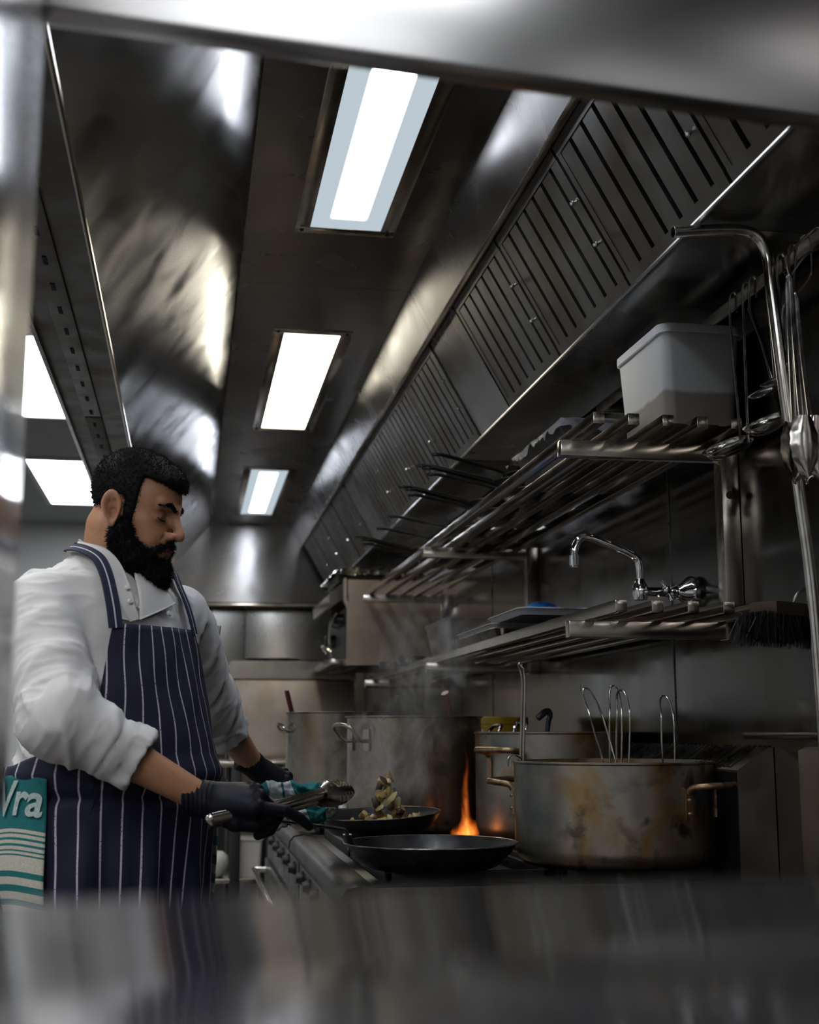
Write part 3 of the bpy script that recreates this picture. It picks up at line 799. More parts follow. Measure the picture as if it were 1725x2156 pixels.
# ================================================================== FAR OVEN AND TABLE
t = thing('far_oven', 'big stainless oven cabinet with raised lid standing before the end wall', 'oven', (.53, 7.4, 0))
m = MB(); m.box((.222, 7.0, .93), (.89, 7.75, 1.478), .006); m.build('cabinet', 'grillsteel', t)
m = MB(); m.prism([(.20, 1.482), (.895, 1.482), (.895, 1.578), (.222, 1.578), (.215, 1.574)], 'y', 6.985, 7.76); m.build('lid', 'rack', t)
MB().box((.205, 6.99, .95), (.219, 7.02, 1.47), .002).build('door_seal', 'black', t)
for x in (.25, .85):
    for y in (7.05, 7.7): MB().tube([(x, y, 0), (x, y, .93)], .02, 12).build('leg', 'darktool', t)
for i, (x, y, r, z, lab) in enumerate(((.45, 7.2, .15, 1.579, 'dark flat griddle pan lying on the far oven lid, left one'), (.62, 7.35, .14, 1.579, 'dark flat griddle pan lying on the far oven lid, right one'))):
    m = MB(); m.lathe([(0, 0), (r, .002), (r + .006, .02), (r, .022), (r - .006, .008), (0, .006)], (x, y, z), 32, sx=1, sy=.8)
    o = m.build('griddle_pan', 'iron', None, loc=(x, y, z)); tag(o, lab, 'griddle pan', 'griddle pans on the far oven')
t = thing('steel_table', 'narrow steel table in front of the far oven', 'table', (.5, 6.5, 0))
m = MB(); m.box((.12, 6.25, 1.035), (.73, 6.9, 1.062), .003); m.build('table_top', 'rack', t)
m = MB(); m.box((.0, 6.27, .50), (.74, 6.9, .52), .003); m.build('lower_shelf', 'rack', t)
for x in (.235, .405):
    for y in (6.27, 6.86): MB().box((x - .024, y - .02, 0), (x + .024, y + .02, 1.035), .003).build('leg', 'black', t)
m = MB(); m.lathe([(0, 0), (.035, 0), (.05, .02), (.062, .07), (.06, .10), (.035, .12), (0, .122)], (.145, 6.34, .521), 36)
o = m.build('china_bowl', 'white', None, 60, loc=(.145, 6.34, .521)); tag(o, 'upturned white bowl on the shelf below the far table, left of its leg', 'bowl')
for i, (x, lab) in enumerate(((.31, 'white plastic tub between the table legs'), (.50, 'white plastic tub right of the table legs, near the range'))):
    m = MB(); open_tub(m, x - .055, x + .055, 6.31, 6.5, .521, .70, .008, .003, .015, .008)
    o = m.build('plastic_tub', 'white', None, loc=(x, 6.4, .521)); tag(o, lab, 'tub', 'white tubs below the far table')
t = MB(); t.box((-.12, 6.34, .0), (.10, 6.6, .42), .01); o = t.build('grey_bin', 'greyplastic', None, loc=(-.01, 6.47, 0)); tag(o, 'pale grey bin on the floor left of the far table', 'bin')

# ================================================================== COOKING RANGES
def make_range(y0, y1, label):
    t = thing('gas_range', label, 'cooking range', (.75, (y0 + y1) / 2, 0), 'gas ranges along the wall')
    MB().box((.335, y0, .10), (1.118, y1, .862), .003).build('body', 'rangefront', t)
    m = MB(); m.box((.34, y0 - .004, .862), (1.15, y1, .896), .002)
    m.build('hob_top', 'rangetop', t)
    m = MB()
    m.prism([(.375, .896), (.345, .900), (.318, .895), (.306, .880), (.304, .862), (.312, .845), (.335, .842), (.375, .862)], 'y', y0 - .006, y1)
    m.build('front_nosing', 'rangetop', t, ang=60)
    for y in (y0 + .06, y1 - .06):
        for x in (.40, 1.05): MB().tube([(x, y, 0), (x, y, .10)], .022, 12).build('foot', 'black', t)
    n = 6
    for i in range(n):
        y = y0 + .12 + (y1 - y0 - .24) * i / (n - 1)
        MB().lathe([(0, .022), (.013, .021), (.016, .012), (.020, .004), (.020, 0), (0, 0)], (.335, y, .79), 20, rot=Matrix.Rotation(R(-90), 3, 'Y')).build('knob', 'black', t)
    d = MB().box((.322, y0 + .05, .16), (.335, y1 - .05, .70), .004).build('oven_door', 'rangefront', t)
    m = MB(); m.tube([(.322, y0 + .12, .66), (.275, y0 + .12, .66), (.275, y1 - .12, .66), (.322, y1 - .12, .66)], .011, 12); m.build('door_handle', 'tool', d)
    ng = 2
    for i in range(ng):
        for (xa, xb) in ((.40, .74), (.765, 1.105)):
            ya = y0 + .03 + (y1 - y0 - .06) * i / ng; yb = ya + (y1 - y0 - .06) / ng - .02
            m = MB()
            for a, b in (((xa, ya), (xb, ya + .014)), ((xa, yb - .014), (xb, yb)), ((xa, ya), (xa + .014, yb)), ((xb - .014, ya), (xb, yb))):
                m.box((a[0], a[1], .897), (b[0], b[1], .922), .002)
            cx, cy = (xa + xb) / 2, (ya + yb) / 2
            for k in range(8):
                a = R(45 * k + 22); d_ = Vector((math.cos(a), math.sin(a), 0)); L = .155 if k % 2 else .165
                q = Vector((cx, cy, .914)); m.tube([q + d_ * .045, q + d_ * L], 1, 4, flat=(.008, .006))
            m.lathe([(0, .0), (.035, 0), (.04, -.006), (.04, -.014)], (cx, cy, .913), 24)
            m.build('grate', 'castiron', t)
    # rear flue with slotted sloping top
    f = MB(); yy0 = y0 - .06 if y0 < 3 else y0
    f.prism([(1.118, .90), (1.1985, .90), (1.1985, 1.168), (1.188, 1.168), (1.118, 1.122)], 'y', yy0, y1)
    fo = f.build('flue', 'grillsteel', t)
    m = MB(); y = yy0 + .05
    while y < y1 - .04:
        m.prism([(1.122, 1.127), (1.184, 1.168), (1.184, 1.172), (1.122, 1.131)], 'y', y, y + .010); y += .024
    m.build('flue_slats', 'darktool', fo)
    m = MB(); m.box((1.1165, yy0 + .003, .90), (1.1182, y1 - .01, 1.118)); m.build('flue_front', 'iron', fo)
    return t
make_range(2.60, 3.88, 'gas range nearest the pass, carrying the frying pan and dented pot')
make_range(3.93, 5.42, 'second gas range farther along the wall, carrying the rear stock pots')
t = thing('side_unit', 'low steel cooking unit beside the pass with upright flue at right edge', 'cooking unit', (.75, 1.8, 0))
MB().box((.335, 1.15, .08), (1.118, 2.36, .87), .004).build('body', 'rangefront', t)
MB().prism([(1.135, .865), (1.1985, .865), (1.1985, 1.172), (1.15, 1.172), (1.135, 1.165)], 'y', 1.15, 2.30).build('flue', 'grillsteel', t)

# ================================================================== POTS AND PANS ON THE RANGES
def pot_body(m, c, r, h, rb=.03, th=.004, lip=.004):
    pr_ = [(0, 0), (r - rb, 0)]
    for k in range(1, 7):
        a = R(90 * k / 6); pr_.append((r - rb + rb * math.sin(a), rb - rb * math.cos(a)))
    pr_ += [(r, h * .5), (r, h - .006), (r + lip, h - .003), (r + lip, h), (r - th, h + .001), (r - th, h - .01), (r - th, rb), (r - rb, th), (0, th)]
    m.lathe(pr_, c, 96)
    return m
def loop_handle(m, c, r, z, ang, half, out, leg, w=.008, drop=True):
    c = Vector(c)
    def q(a, rr, zz): return Vector((c.x + rr * math.cos(R(a)), c.y + rr * math.sin(R(a)), zz))
    m.tube([q(ang - half, r + .004, z - .012), q(ang - half, r + .014, z - .002), q(ang - half * .9, r + out * .8, z + .003), q(ang - half * .6, r + out, z + .004), q(ang, r + out * 1.03, z + .004), q(ang + half * .6, r + out, z + .004), q(ang + half * .9, r + out * .8, z + .003), q(ang + half, r + .014, z - .002), q(ang + half, r + .004, z - .012)], w, 14, smooth=5)
    return q
def strap(m, q, a, r, z0, z1, wdeg):
    vs = []
    for (zz) in (z0, (z0 + z1) / 2, z1):
        for (aa, rr) in ((a - wdeg, r + .0005), (a - wdeg, r + .005), (a + wdeg, r + .005), (a + wdeg, r + .0005)): vs.append(q(aa, rr, zz))
    fs = []
    for k in range(2):
        for j in range(4): fs.append((k * 4 + j, k * 4 + (j + 1) % 4, (k + 1) * 4 + (j + 1) % 4, (k + 1) * 4 + j))
    fs += [(0, 1, 2, 3), (8, 9, 10, 11)]
    m.raw(vs, fs)
# big dented pot in front
pc = (.9205, 2.75, .9235)
t = thing('cooking_pot', 'wide scorched aluminium pot with long wire basket handles standing in it', 'pot', pc)
pot_body(MB(), pc, .2155, .214, .034).build('body', 'alupot', t, jitter=None)
for ang in (-45, 142):
    m = MB(); q = loop_handle(m, pc, .2155, 1.088, ang, 19, .062, 0, .0072)
    for s in (-1, 1):
        strap(m, q, ang + s * 19, .2155, 1.022, 1.082, 2.6)
        for zz in (1.035, 1.062):
            for _ in (0,):
                p_ = q(ang + s * 19, .2205, zz); m.lathe([(0, -.004), (.006, -.003), (.007, 0), (.006, .003), (0, .004)], p_, 10)
    m.build('handle', 'bronze', t)
# water surface
MB().lathe([(0, 0), (.208, 0)], (pc[0], pc[1], 1.06), 48).build('water', plain('pot_water', (.12, .10, .07), .05), t)
# wire baskets with tall handles
def basket(x, y, r, ang, tilt, label, h0=1.345, side=False, first=None):
    t = thing('noodle_basket', label, 'wire basket', (x, y, .95), 'wire baskets in the big pot')
    m = MB(); c = Vector((x, y, 1.10))
    for k in range(14):
        a = 2 * math.pi * k / 14
        m.tube([c + Vector((r * math.cos(a), r * math.sin(a), 0)), c + Vector((r * .9 * math.cos(a), r * .9 * math.sin(a), -.12)), c + Vector((0, 0, -.135))], .0011, 5)
    for zz, rr in ((0, r), (-.03, r * .98), (-.06, r * .95), (-.09, r * .92), (-.12, r * .9)):
        m.tube([c + Vector((rr * math.cos(2 * math.pi * k / 24), rr * math.sin(2 * math.pi * k / 24), zz)) for k in range(24)], .0013 if zz else .0022, 6, closed=True)
    m.build('cage', 'tool', t)
    m = MB(); d = Vector((math.cos(R(ang)), math.sin(R(ang)), 0)); nrm = Vector((-d.y, d.x, 0)); b0 = c + nrm * r; w = .014
    tl = Vector((tilt[0], tilt[1], 0))
    T = h0 - 1.10
    def hp(s, u, wf=1.0, out=0.0): return b0 + d * (s * w * wf) + Vector((0, 0, T * u)) + tl * u + nrm * out
    m.tube([hp(-1, 0, .9), hp(-1, .45, 1.05), hp(-1, .72, 1), hp(-.85, .9, 1, .010), hp(-.4, .99, 1, .016), hp(0, 1.0, 1, .017), hp(.4, .99, 1, .016), hp(.85, .9, 1, .010), hp(1, .72, 1), hp(1, .45, 1.05), hp(1, 0, .9)], .0022, 8, smooth=5)
    m.build('handle', 'tool', t)
    return t
basket(.915, 2.66, .055, 3, (-.045, .03), 'wire basket handle leaning left inside the big pot', 1.295)
basket(.958, 2.79, .050, 0, (.012, .02), 'tallest wire basket handle in the big pot, behind another one', 1.305)
basket(1.035, 2.66, .045, 2, (.0, .0), 'upright wire basket handle nearest the right rim of the big pot', 1.278)
basket(.908, 2.605, .040, 2, (.008, .0), 'upright wire basket handle at the middle of the big pot', 1.288)
t = thing('noodle_basket', 'wire basket hooked over the left rim, its tall handle seen edge on', 'wire basket', (.74, 2.78, .95), 'wire baskets in the big pot')
m = MB(); c = Vector((.775, 2.78, 1.10))
for zz, rr in ((0, .045), (-.04, .044), (-.08, .042), (-.12, .04)):
    m.tube([c + Vector((rr * math.cos(2 * math.pi * k / 24), rr * math.sin(2 * math.pi * k / 24), zz)) for k in range(24)], .0016, 6, closed=True)
for k in range(12):
    a = 2 * math.pi * k / 12; m.tube([c + Vector((.045 * math.cos(a), .045 * math.sin(a), 0)), c + Vector((.04 * math.cos(a), .04 * math.sin(a), -.12)), c + Vector((0, 0, -.13))], .0011, 5)
m.build('cage', 'tool', t)
m = MB(); m.tube([(.722, 2.79, 1.10), (.726, 2.79, 1.20), (.730, 2.79, 1.312), (.722, 2.79, 1.345), (.722, 2.765, 1.345), (.730, 2.765, 1.312), (.726, 2.765, 1.20), (.722, 2.765, 1.10)], .0028, 8, smooth=5)
m.tube([(.727, 2.778, 1.14), (.715, 2.778, 1.148), (.700, 2.778, 1.150), (.692, 2.778, 1.142), (.690, 2.778, 1.125)], .0028, 8, smooth=4)
m.build('handle', 'tool', t)

# stock pot behind the tossing pan
pc = (.653, 3.75, .9235)
t = thing('stock_pot', 'tall stainless stock pot steaming behind the tossed pan, flame at its foot', 'pot', pc, 'tall stock pots')
pot_body(MB(), pc, .196, .321, .02, .003, .006).build('body', 'stockpot', t)
for ang in (207, 5):
    m = MB(); z = 1.175
    def q(a, rr, zz): return Vector((pc[0] + rr * math.cos(R(a)), pc[1] + rr * math.sin(R(a)), zz))
    m.tube([q(ang - 11, .20, z), q(ang - 11, .222, z), q(ang - 11, .240, z + .016), q(ang - 9, .258, z + .038), q(ang, .265, z + .045), q(ang + 9, .258, z + .038), q(ang + 11, .240, z + .016), q(ang + 11, .222, z), q(ang + 11, .20, z)], .0055, 12, smooth=5)
    for s in (-11, 11):
        strap(m, q, ang + s, .197, z - .028, z + .032, 3.2)
    m.build('handle', 'rack', t)
# rear left pot
pc = (.512, 4.6, .9235)
t = thing('stock_pot', 'farther left stainless stock pot with a dark red spoon handle sticking out', 'pot', pc, 'tall stock pots')
pot_body(MB(), pc, .170, .345, .02, .003, .004).build('body', 'stockpot', t)
for ang in (190, 10):
    m = MB(); z = 1.20
    m.tube([(pc[0] + rr * math.cos(R(ang + a)), pc[1] + rr * math.sin(R(ang + a)), zz) for a, rr, zz in ((-12, .172, z), (-12, .19, z + .006), (-9, .20, z + .022), (0, .203, z + .026), (9, .20, z + .022), (12, .19, z + .006), (12, .172, z))], .005, 10, smooth=4)
    m.build('handle', 'rack', t)
# rear right pot
pc = (.982, 3.44, .9235)
t = thing('cooking_pot', 'wide dull aluminium pot between the stock pot and the big front pot', 'pot', pc)
pot_body(MB(), pc, .210, .276, .03).build('body', 'alupot', t)
for ang in (218, 20):
    m = MB(); q = loop_handle(m, pc, .21, 1.150, ang, 15, .058, 0, .0085)
    for s in (-1, 1): strap(m, q, ang + s * 15, .21, 1.075, 1.142, 2.4)
    m.build('handle', 'bronze', t)
def spoon(name, label, cat, pts, r, mat, loc):
    m = MB(); m.tube(pts, r, 12, smooth=4)
    o = m.build(name, mat, None, loc=loc); tag(o, label, cat); return o
spoon('wooden_spoon', 'dark red handle of a spoon leaning out of the farther left stock pot', 'spoon', [(.41, 4.6, 1.0), (.375, 4.58, 1.20), (.345, 4.56, 1.318), (.338, 4.555, 1.345)], [.006, .008, .009, .008], 'maroon', (.41, 4.6, 1.0))
spoon('spatula', 'broad dark red handle leaning out of the steaming stock pot', 'spatula', [(.78, 3.85, 1.0), (.775, 3.83, 1.2), (.765, 3.81, 1.29), (.755, 3.80, 1.315)], [.010, .012, .014, .012], 'maroon', (.78, 3.85, 1.0))
t = thing('yellow_tub', 'round yellow plastic tub on the second range behind the wide dull pot', 'tub', (1.0, 4.18, .9235))
MB().lathe([(0, 0), (.09, 0), (.10, .30), (.104, .302), (.104, .322), (.10, .325), (0, .326)], (1.005, 4.18, .9235), 40).build('body', 'yellow', t)
for k, (x, lab) in enumerate(((.93, 'chrome ladle hook handle poking up in front of the yellow tub'), (.985, 'black hooked ladle handle poking up beside the yellow tub'))):
    m = MB(); y = 3.60
    if k == 0: m.tube([(x - .02, y, 1.0), (x - .015, y, 1.2), (x + .01, y, 1.225), (x + .022, y, 1.215), (x + .012, y, 1.19)], .0055, 10, smooth=5)
    else: m.tube([(x + .01, y - .01, 1.0), (x + .03, y, 1.21), (x + .038, y, 1.245), (x + .028, y, 1.258), (x - .0, y, 1.238)], [.007, .007, .008, .010, .009], 10, smooth=5)
    o = m.build('hooked_ladle', 'chrome' if k == 0 else 'black', None, loc=(x, y, 1.0)); tag(o, lab, 'ladle', 'ladles in the wide dull pot')

# front frying pan resting on the range edge
fp = make_pan('frying_pan', .182, .050, .0, .0, '', 'frying pan', None)
for ch in list(fp.children):
    if ch.name.startswith('handle') or ch.name.startswith('rivet'): bpy.data.objects.remove(ch)
fp['label'] = 'large black frying pan in the front, its long flat handle pointing at the cook'
FP = Vector((.508, 2.72, .9225)); fp.location = FP
bpy.context.view_layer.update()
m = MB()
m.tube([(.355, 2.705, .945), (.336, 2.702, .965), (.330, 2.700, .985), (.326, 2.698, 1.000), (.300, 2.690, 1.006), (.2, 2.62, 1.024), (.12, 2.555, 1.038), (.066, 2.505, 1.051), (.050, 2.49, 1.052)], 1, 12, smooth=6, flat=(.0035, .010))
m.tube([(.350, 2.71, .960), (.334, 2.702, .975), (.330, 2.70, .992)], 1, 8, flat=(.006, .016))
m.build('handle', 'iron', fp)
m = MB()
for yy in (2.693, 2.712): m.lathe([(0, -.006), (.005, -.003), (.006, 0), (.005, .003), (0, .006)], (.337, yy, .962), 10)
m.build('rivet', 'ironedge', fp)
m = MB(); rnd = random.Random(3)
for i in range(420):
    a = rnd.uniform(0, 6.283); rr = .115 * math.sqrt(rnd.random()); s = rnd.uniform(.0012, .003)
    m.lathe([(0, -s), (s, 0), (0, s)], (FP.x + rr * math.cos(a), FP.y + rr * math.sin(a), FP.z + .0045), 5)
o = m.build('pepper_crumbs', 'castiron', fp); o['kind'] = 'stuff'
# tossing pan held by the cook's far hand
tp = make_pan('frying_pan', .153, .045, .15, .052, 'black frying pan being tossed in front of the stock pot, food flying up from it', 'frying pan', None)
tp.location = (.470, 3.20, .958); tp.rotation_euler = (R(1.5), R(-3.0), R(10))
foodm = [plain('browned_food', (.30, .17, .06), .4, var=.5, sc=60), plain('golden_food', (.50, .36, .10), .4, var=.4, sc=60), plain('dark_food', (.06, .04, .03), .4, var=.5, sc=60), plain('pale_food', (.62, .50, .24), .4, var=.3, sc=50)]
rnd = random.Random(11)
def blob(x, y, z, s, mat, lab, grp):
    m = MB(); k = rnd.uniform(.45, .8)
    rot = Euler((rnd.uniform(0, 3), rnd.uniform(0, 3), rnd.uniform(0, 3))).to_matrix()
    m.lathe([(0, -s * k), (s * .6, -s * k * .8), (s, 0), (s * .7, s * k * .7), (0, s * k)], (x, y, z), 14, sx=1.5, sy=.8, rot=rot)
    o = m.build('food_piece', mat, None, 60, jitter=(90, s * .35), loc=(x, y, z)); tag(o, lab, 'food', grp)
for i in range(26):      # column of food in the air
    u = i / 25
    x = .472 + .035 * math.sin(u * 2.6) + rnd.uniform(-.012, .012) + .018 * (1 - u) * (1 if i % 2 else -.6)
    z = 1.000 + .090 * (1 - u) * (1) + rnd.uniform(-.006, .006)
    x = .478 + .040 * u * (1 if i % 3 else -.4) + rnd.uniform(-.010, .010)
    blob(x, 3.17 + rnd.uniform(-.03, .03), z, rnd.uniform(.009, .014), foodm[(i * 7) % 4], 'browned food piece caught in mid air above the tossed pan', 'food flying above the tossed pan')
for i in range(34):
    a = rnd.uniform(0, 6.283); rr = .10 * math.sqrt(rnd.random())
    blob(.475 + rr * math.cos(a) + .012, 3.2 + rr * math.sin(a), .978 + rnd.uniform(0, .016), rnd.uniform(.008, .014), foodm[(i * 5) % 4], 'browned food piece lying in the tossed pan', 'food lying in the tossed pan')
# small lidless pan standing behind on the second range
o = make_pan('frying_pan', .11, .05, .12, .03, 'small steel rimmed pan on the range behind the tongs', 'frying pan', None, mat='darktool')
o.location = (.44, 4.02, .9235); o.rotation_euler = (0, 0, R(-8))

# ================================================================== FLAME and STEAM
def vol_obj(name, m, label, cat, build_nodes, loc, stuff=True):
    mat = bpy.data.materials.new(name); mat.use_nodes = True
    nt = mat.node_tree; nt.nodes.clear()
    out = nt.nodes.new('ShaderNodeOutputMaterial')
    build_nodes(nt, out)
    o = m.build(name, mat, None, 180, loc=loc)
    tag(o, label, cat, None, 'stuff' if stuff else None)
    return o
def math_node(nt, op, a, b=None, c=None):
    n = nt.nodes.new('ShaderNodeMath'); n.operation = op
    for i, v in enumerate((a, b, c)):
        if v is None: continue
        if hasattr(v, 'links') or hasattr(v, 'is_linked'): link(nt, v, n.inputs[i])
        else: n.inputs[i].default_value = v
    return n.outputs[0]
FX, FY, FZ = .722, 3.36, .9225
def flame_nodes(nt, out):
    tc = nt.nodes.new('ShaderNodeTexCoord'); s = nt.nodes.new('ShaderNodeSeparateXYZ'); link(nt, tc.outputs['Object'], s.inputs[0])
    nz = noise_node(nt, 22, 3, (1, 1, .35), .4)
    wob = math_node(nt, 'MULTIPLY_ADD', nz.outputs[0], .05, -.025)
    wz = math_node(nt, 'MULTIPLY', wob, math_node(nt, 'MULTIPLY', s.outputs[2], 4.0))
    x = math_node(nt, 'ADD', s.outputs[0], wob)
    # half width shrinks with height: wide foot, thin tongue
    z = s.outputs[2]
    foot = math_node(nt, 'MAXIMUM', math_node(nt, 'SUBTRACT', .036, math_node(nt, 'MULTIPLY', math_node(nt, 'ABSOLUTE', math_node(nt, 'SUBTRACT', z, .018)), .5)), .0)
    thin = math_node(nt, 'MAXIMUM', math_node(nt, 'SUBTRACT', .019, math_node(nt, 'MULTIPLY', z, .062)), 0.001)
    isf = math_node(nt, 'LESS_THAN', z, .06)
    wdt = math_node(nt, 'MAXIMUM', math_node(nt, 'MULTIPLY', foot, isf), thin)
    r2 = math_node(nt, 'SQRT', math_node(nt, 'ADD', math_node(nt, 'POWER', math_node(nt, 'ABSOLUTE', x), 2), math_node(nt, 'POWER', math_node(nt, 'ABSOLUTE', s.outputs[1]), 2)))
    f = math_node(nt, 'SUBTRACT', 1.0, math_node(nt, 'DIVIDE', r2, wdt)); f = math_node(nt, 'MAXIMUM', f, 0)
    zf = math_node(nt, 'MAXIMUM', math_node(nt, 'SUBTRACT', 1.0, math_node(nt, 'MULTIPLY', z, 3.9)), 0)
    zf = math_node(nt, 'POWER', zf, 1.6)
    nz2 = noise_node(nt, 45, 3, (1, 1, .5), 1.0)
    nf = math_node(nt, 'MULTIPLY_ADD', nz2.outputs[0], 2.4, -.5)
    d = math_node(nt, 'MULTIPLY', math_node(nt, 'MULTIPLY', f, zf), math_node(nt, 'MAXIMUM', nf, 0))
    cr = ramp(nt, d, [(0.0, (1, .12, .01)), (.35, (1, .30, .04)), (.8, (1, .55, .15))])
    e = nt.nodes.new('ShaderNodeEmission'); link(nt, cr.outputs[0], e.inputs[0]); link(nt, math_node(nt, 'MULTIPLY', d, 95.0), e.inputs[1])
    link(nt, e.outputs[0], out.inputs['Volume'])
m = MB(); m.box((FX - .05, FY - .05, FZ), (FX + .05, FY + .05, FZ + .27))
vol_obj('burner_flame', m, 'orange gas flame licking up at the foot of the stock pot', 'flame', flame_nodes, (FX, FY, FZ))
def steam_nodes(amp, axis, zlo, zhi, r0, r1, sc):
    def f(nt, out):
        tc = nt.nodes.new('ShaderNodeTexCoord'); s = nt.nodes.new('ShaderNodeSeparateXYZ'); link(nt, tc.outputs['Object'], s.inputs[0])
        z = s.outputs[2]
        u = math_node(nt, 'DIVIDE', math_node(nt, 'SUBTRACT', z, zlo), zhi - zlo)
        nw = noise_node(nt, 5, 2)
        wx = math_node(nt, 'MULTIPLY_ADD', nw.outputs[0], .22, -.11)
        x = math_node(nt, 'SUBTRACT', math_node(nt, 'ADD', s.outputs[0], wx), math_node(nt, 'MULTIPLY', u, axis[0]))
        y = math_node(nt, 'SUBTRACT', s.outputs[1], math_node(nt, 'MULTIPLY', u, axis[1]))
        r = math_node(nt, 'SQRT', math_node(nt, 'ADD', math_node(nt, 'MULTIPLY', x, x), math_node(nt, 'MULTIPLY', y, y)))
        rad = math_node(nt, 'MULTIPLY_ADD', u, r1 - r0, r0)
        f_ = math_node(nt, 'MAXIMUM', math_node(nt, 'SUBTRACT', 1, math_node(nt, 'DIVIDE', r, rad)), 0)
        n1 = noise_node(nt, sc, 6, (1, 1, .55), 1.6)
        nf = math_node(nt, 'MAXIMUM', math_node(nt, 'MULTIPLY_ADD', n1.outputs[0], 7.0, -3.4), 0)
        fade = math_node(nt, 'MULTIPLY', math_node(nt, 'MAXIMUM', math_node(nt, 'SUBTRACT', 1, u), 0), math_node(nt, 'MINIMUM', math_node(nt, 'MULTIPLY', u, 12), 1))
        d = math_node(nt, 'MULTIPLY', math_node(nt, 'MULTIPLY', f_, nf), math_node(nt, 'MULTIPLY', fade, amp))
        v = nt.nodes.new('ShaderNodeVolumeScatter'); v.inputs['Color'].default_value = (1, .97, .92, 1); v.inputs['Anisotropy'].default_value = 0.2
        link(nt, d, v.inputs['Density']); link(nt, v.outputs[0], out.inputs['Volume'])
    return f
m = MB(); m.box((.28, 3.03, 1.01), (.78, 3.50, 1.62))
vol_obj('steam', m, 'pale steam rising from the tossed pan across the stock pot', 'steam', steam_nodes(30, (.16, .05), 0, .60, .15, .15, 16), (.48, 3.24, 1.01))
m = MB(); m.box((.24, 3.9, .97), (.66, 4.36, 1.20))
vol_obj('steam', m, 'faint low steam drifting in front of the farther left stock pot', 'steam', steam_nodes(12, (.0, .0), 0, .22, .22, .20, 12), (.44, 4.12, .97))

# ================================================================== THE COOK
# --- small signed distance toolkit with sparse surface nets
def s_ell(P, c, r, Rm=None):
    q = P - np.array(c)
    if Rm is not None: q = q @ Rm
    r = np.array(r, float)
    k0 = np.linalg.norm(q / r, axis=1); k1 = np.linalg.norm(q / (r * r), axis=1) + 1e-9
    return k0 * (k0 - 1) / k1
def s_cap(P, a, b, ra, rb=None):
    a = np.array(a, float); b = np.array(b, float); rb = ra if rb is None else rb
    d = b - a; h = np.clip(((P - a) @ d) / max(d @ d, 1e-9), 0, 1)
    return np.linalg.norm(P - a - h[:, None] * d, axis=1) - (ra + (rb - ra) * h)
def smin(a, b, k):
    h = np.clip(.5 + .5 * (b - a) / k, 0, 1)
    return b + (a - b) * h - k * h * (1 - h)
def smax(a, b, k): return -smin(-a, -b, k)
def nets(sdf, lo, hi, h, block=8):
    """sparse surface nets: returns verts, quads"""
    lo = np.array(lo, float); hi = np.array(hi, float)
    n = np.ceil((hi - lo) / h / block).astype(int) * block
    nb = n // block
    g = np.stack(np.meshgrid(*[(np.arange(k) + .5) * block * h for k in nb], indexing='ij'), -1).reshape(-1, 3) + lo
    dc = sdf(g)
    act = np.abs(dc) < block * h * 1.05 + .012
    V = np.where(dc < 0, -1.0, 1.0).reshape(nb)
    V = np.repeat(np.repeat(np.repeat(V, block, 0), block, 1), block, 2).astype(np.float32)
    idx = np.argwhere(act.reshape(nb))
    off = np.stack(np.meshgrid(*[np.arange(block)] * 3, indexing='ij'), -1).reshape(-1, 3)
    for s in range(0, len(idx), 200):
        I = (idx[s:s + 200, None, :] * block + off[None]).reshape(-1, 3)
        V[I[:, 0], I[:, 1], I[:, 2]] = sdf(lo + I * h)
    S = V < 0
    cnt = np.zeros(tuple(np.array(V.shape) - 1), np.int8); acc = np.zeros(cnt.shape + (3,), np.float32); ne = np.zeros(cnt.shape, np.float32)
    sl = lambda o, a: tuple(slice(o[i], (V.shape[i] - 1 + o[i])) for i in range(3))
    for ax in range(3):
        e = [0, 0, 0]; e[ax] = 1
        others = [i for i in range(3) if i != ax]
        for u in (0, 1):
            for v in (0, 1):
                o = [0, 0, 0]; o[others[0]] = u; o[others[1]] = v
                p = list(o); p[ax] = 1
                A = V[sl(o, 0)]; B = V[sl(p, 0)]
                c = (A < 0) != (B < 0)
                t = np.where(c, A / np.where(np.abs(A - B) < 1e-9, 1, A - B), 0)
                for k in range(3):
                    acc[..., k] += np.where(c, (t if k == ax else o[k]), 0)
                ne += c
    m = ne > 0
    vid = np.full(cnt.shape, -1, int); ci = np.argwhere(m); vid[m] = np.arange(len(ci))
    verts = lo + (ci + acc[m] / ne[m][:, None]) * h
    quads = []
    for ax in range(3):
        o1, o2 = [(1, 2), (2, 0), (0, 1)][ax]
        A = V[:-1, :-1, :-1]; e = [0, 0, 0]; e[ax] = 1
        B = V[sl(e, 0)]
        c = (A < 0) != (B < 0)
        for q in range(3): pass
        I = np.argwhere(c); I = I[(I[:, o1] > 0) & (I[:, o2] > 0)]
        s_ = A[I[:, 0], I[:, 1], I[:, 2]] < 0
        def at(d1, d2):
            J = I.copy(); J[:, o1] -= d1; J[:, o2] -= d2
            return vid[J[:, 0], J[:, 1], J[:, 2]]
        a, b_, c_, d = at(1, 1), at(0, 1), at(0, 0), at(1, 0)
        Q = np.stack([a, b_, c_, d], 1); Q[~s_] = Q[~s_][:, ::-1]
        Q = Q[(Q >= 0).all(1)]
        quads.append(Q)
    return verts, np.concatenate(quads)
def grad(sdf, P, e=.001):
    G = np.stack([sdf(P + np.eye(3)[k] * e) - sdf(P - np.eye(3)[k] * e) for k in range(3)], 1)
    return G / (np.linalg.norm(G, axis=1)[:, None] + 1e-9)
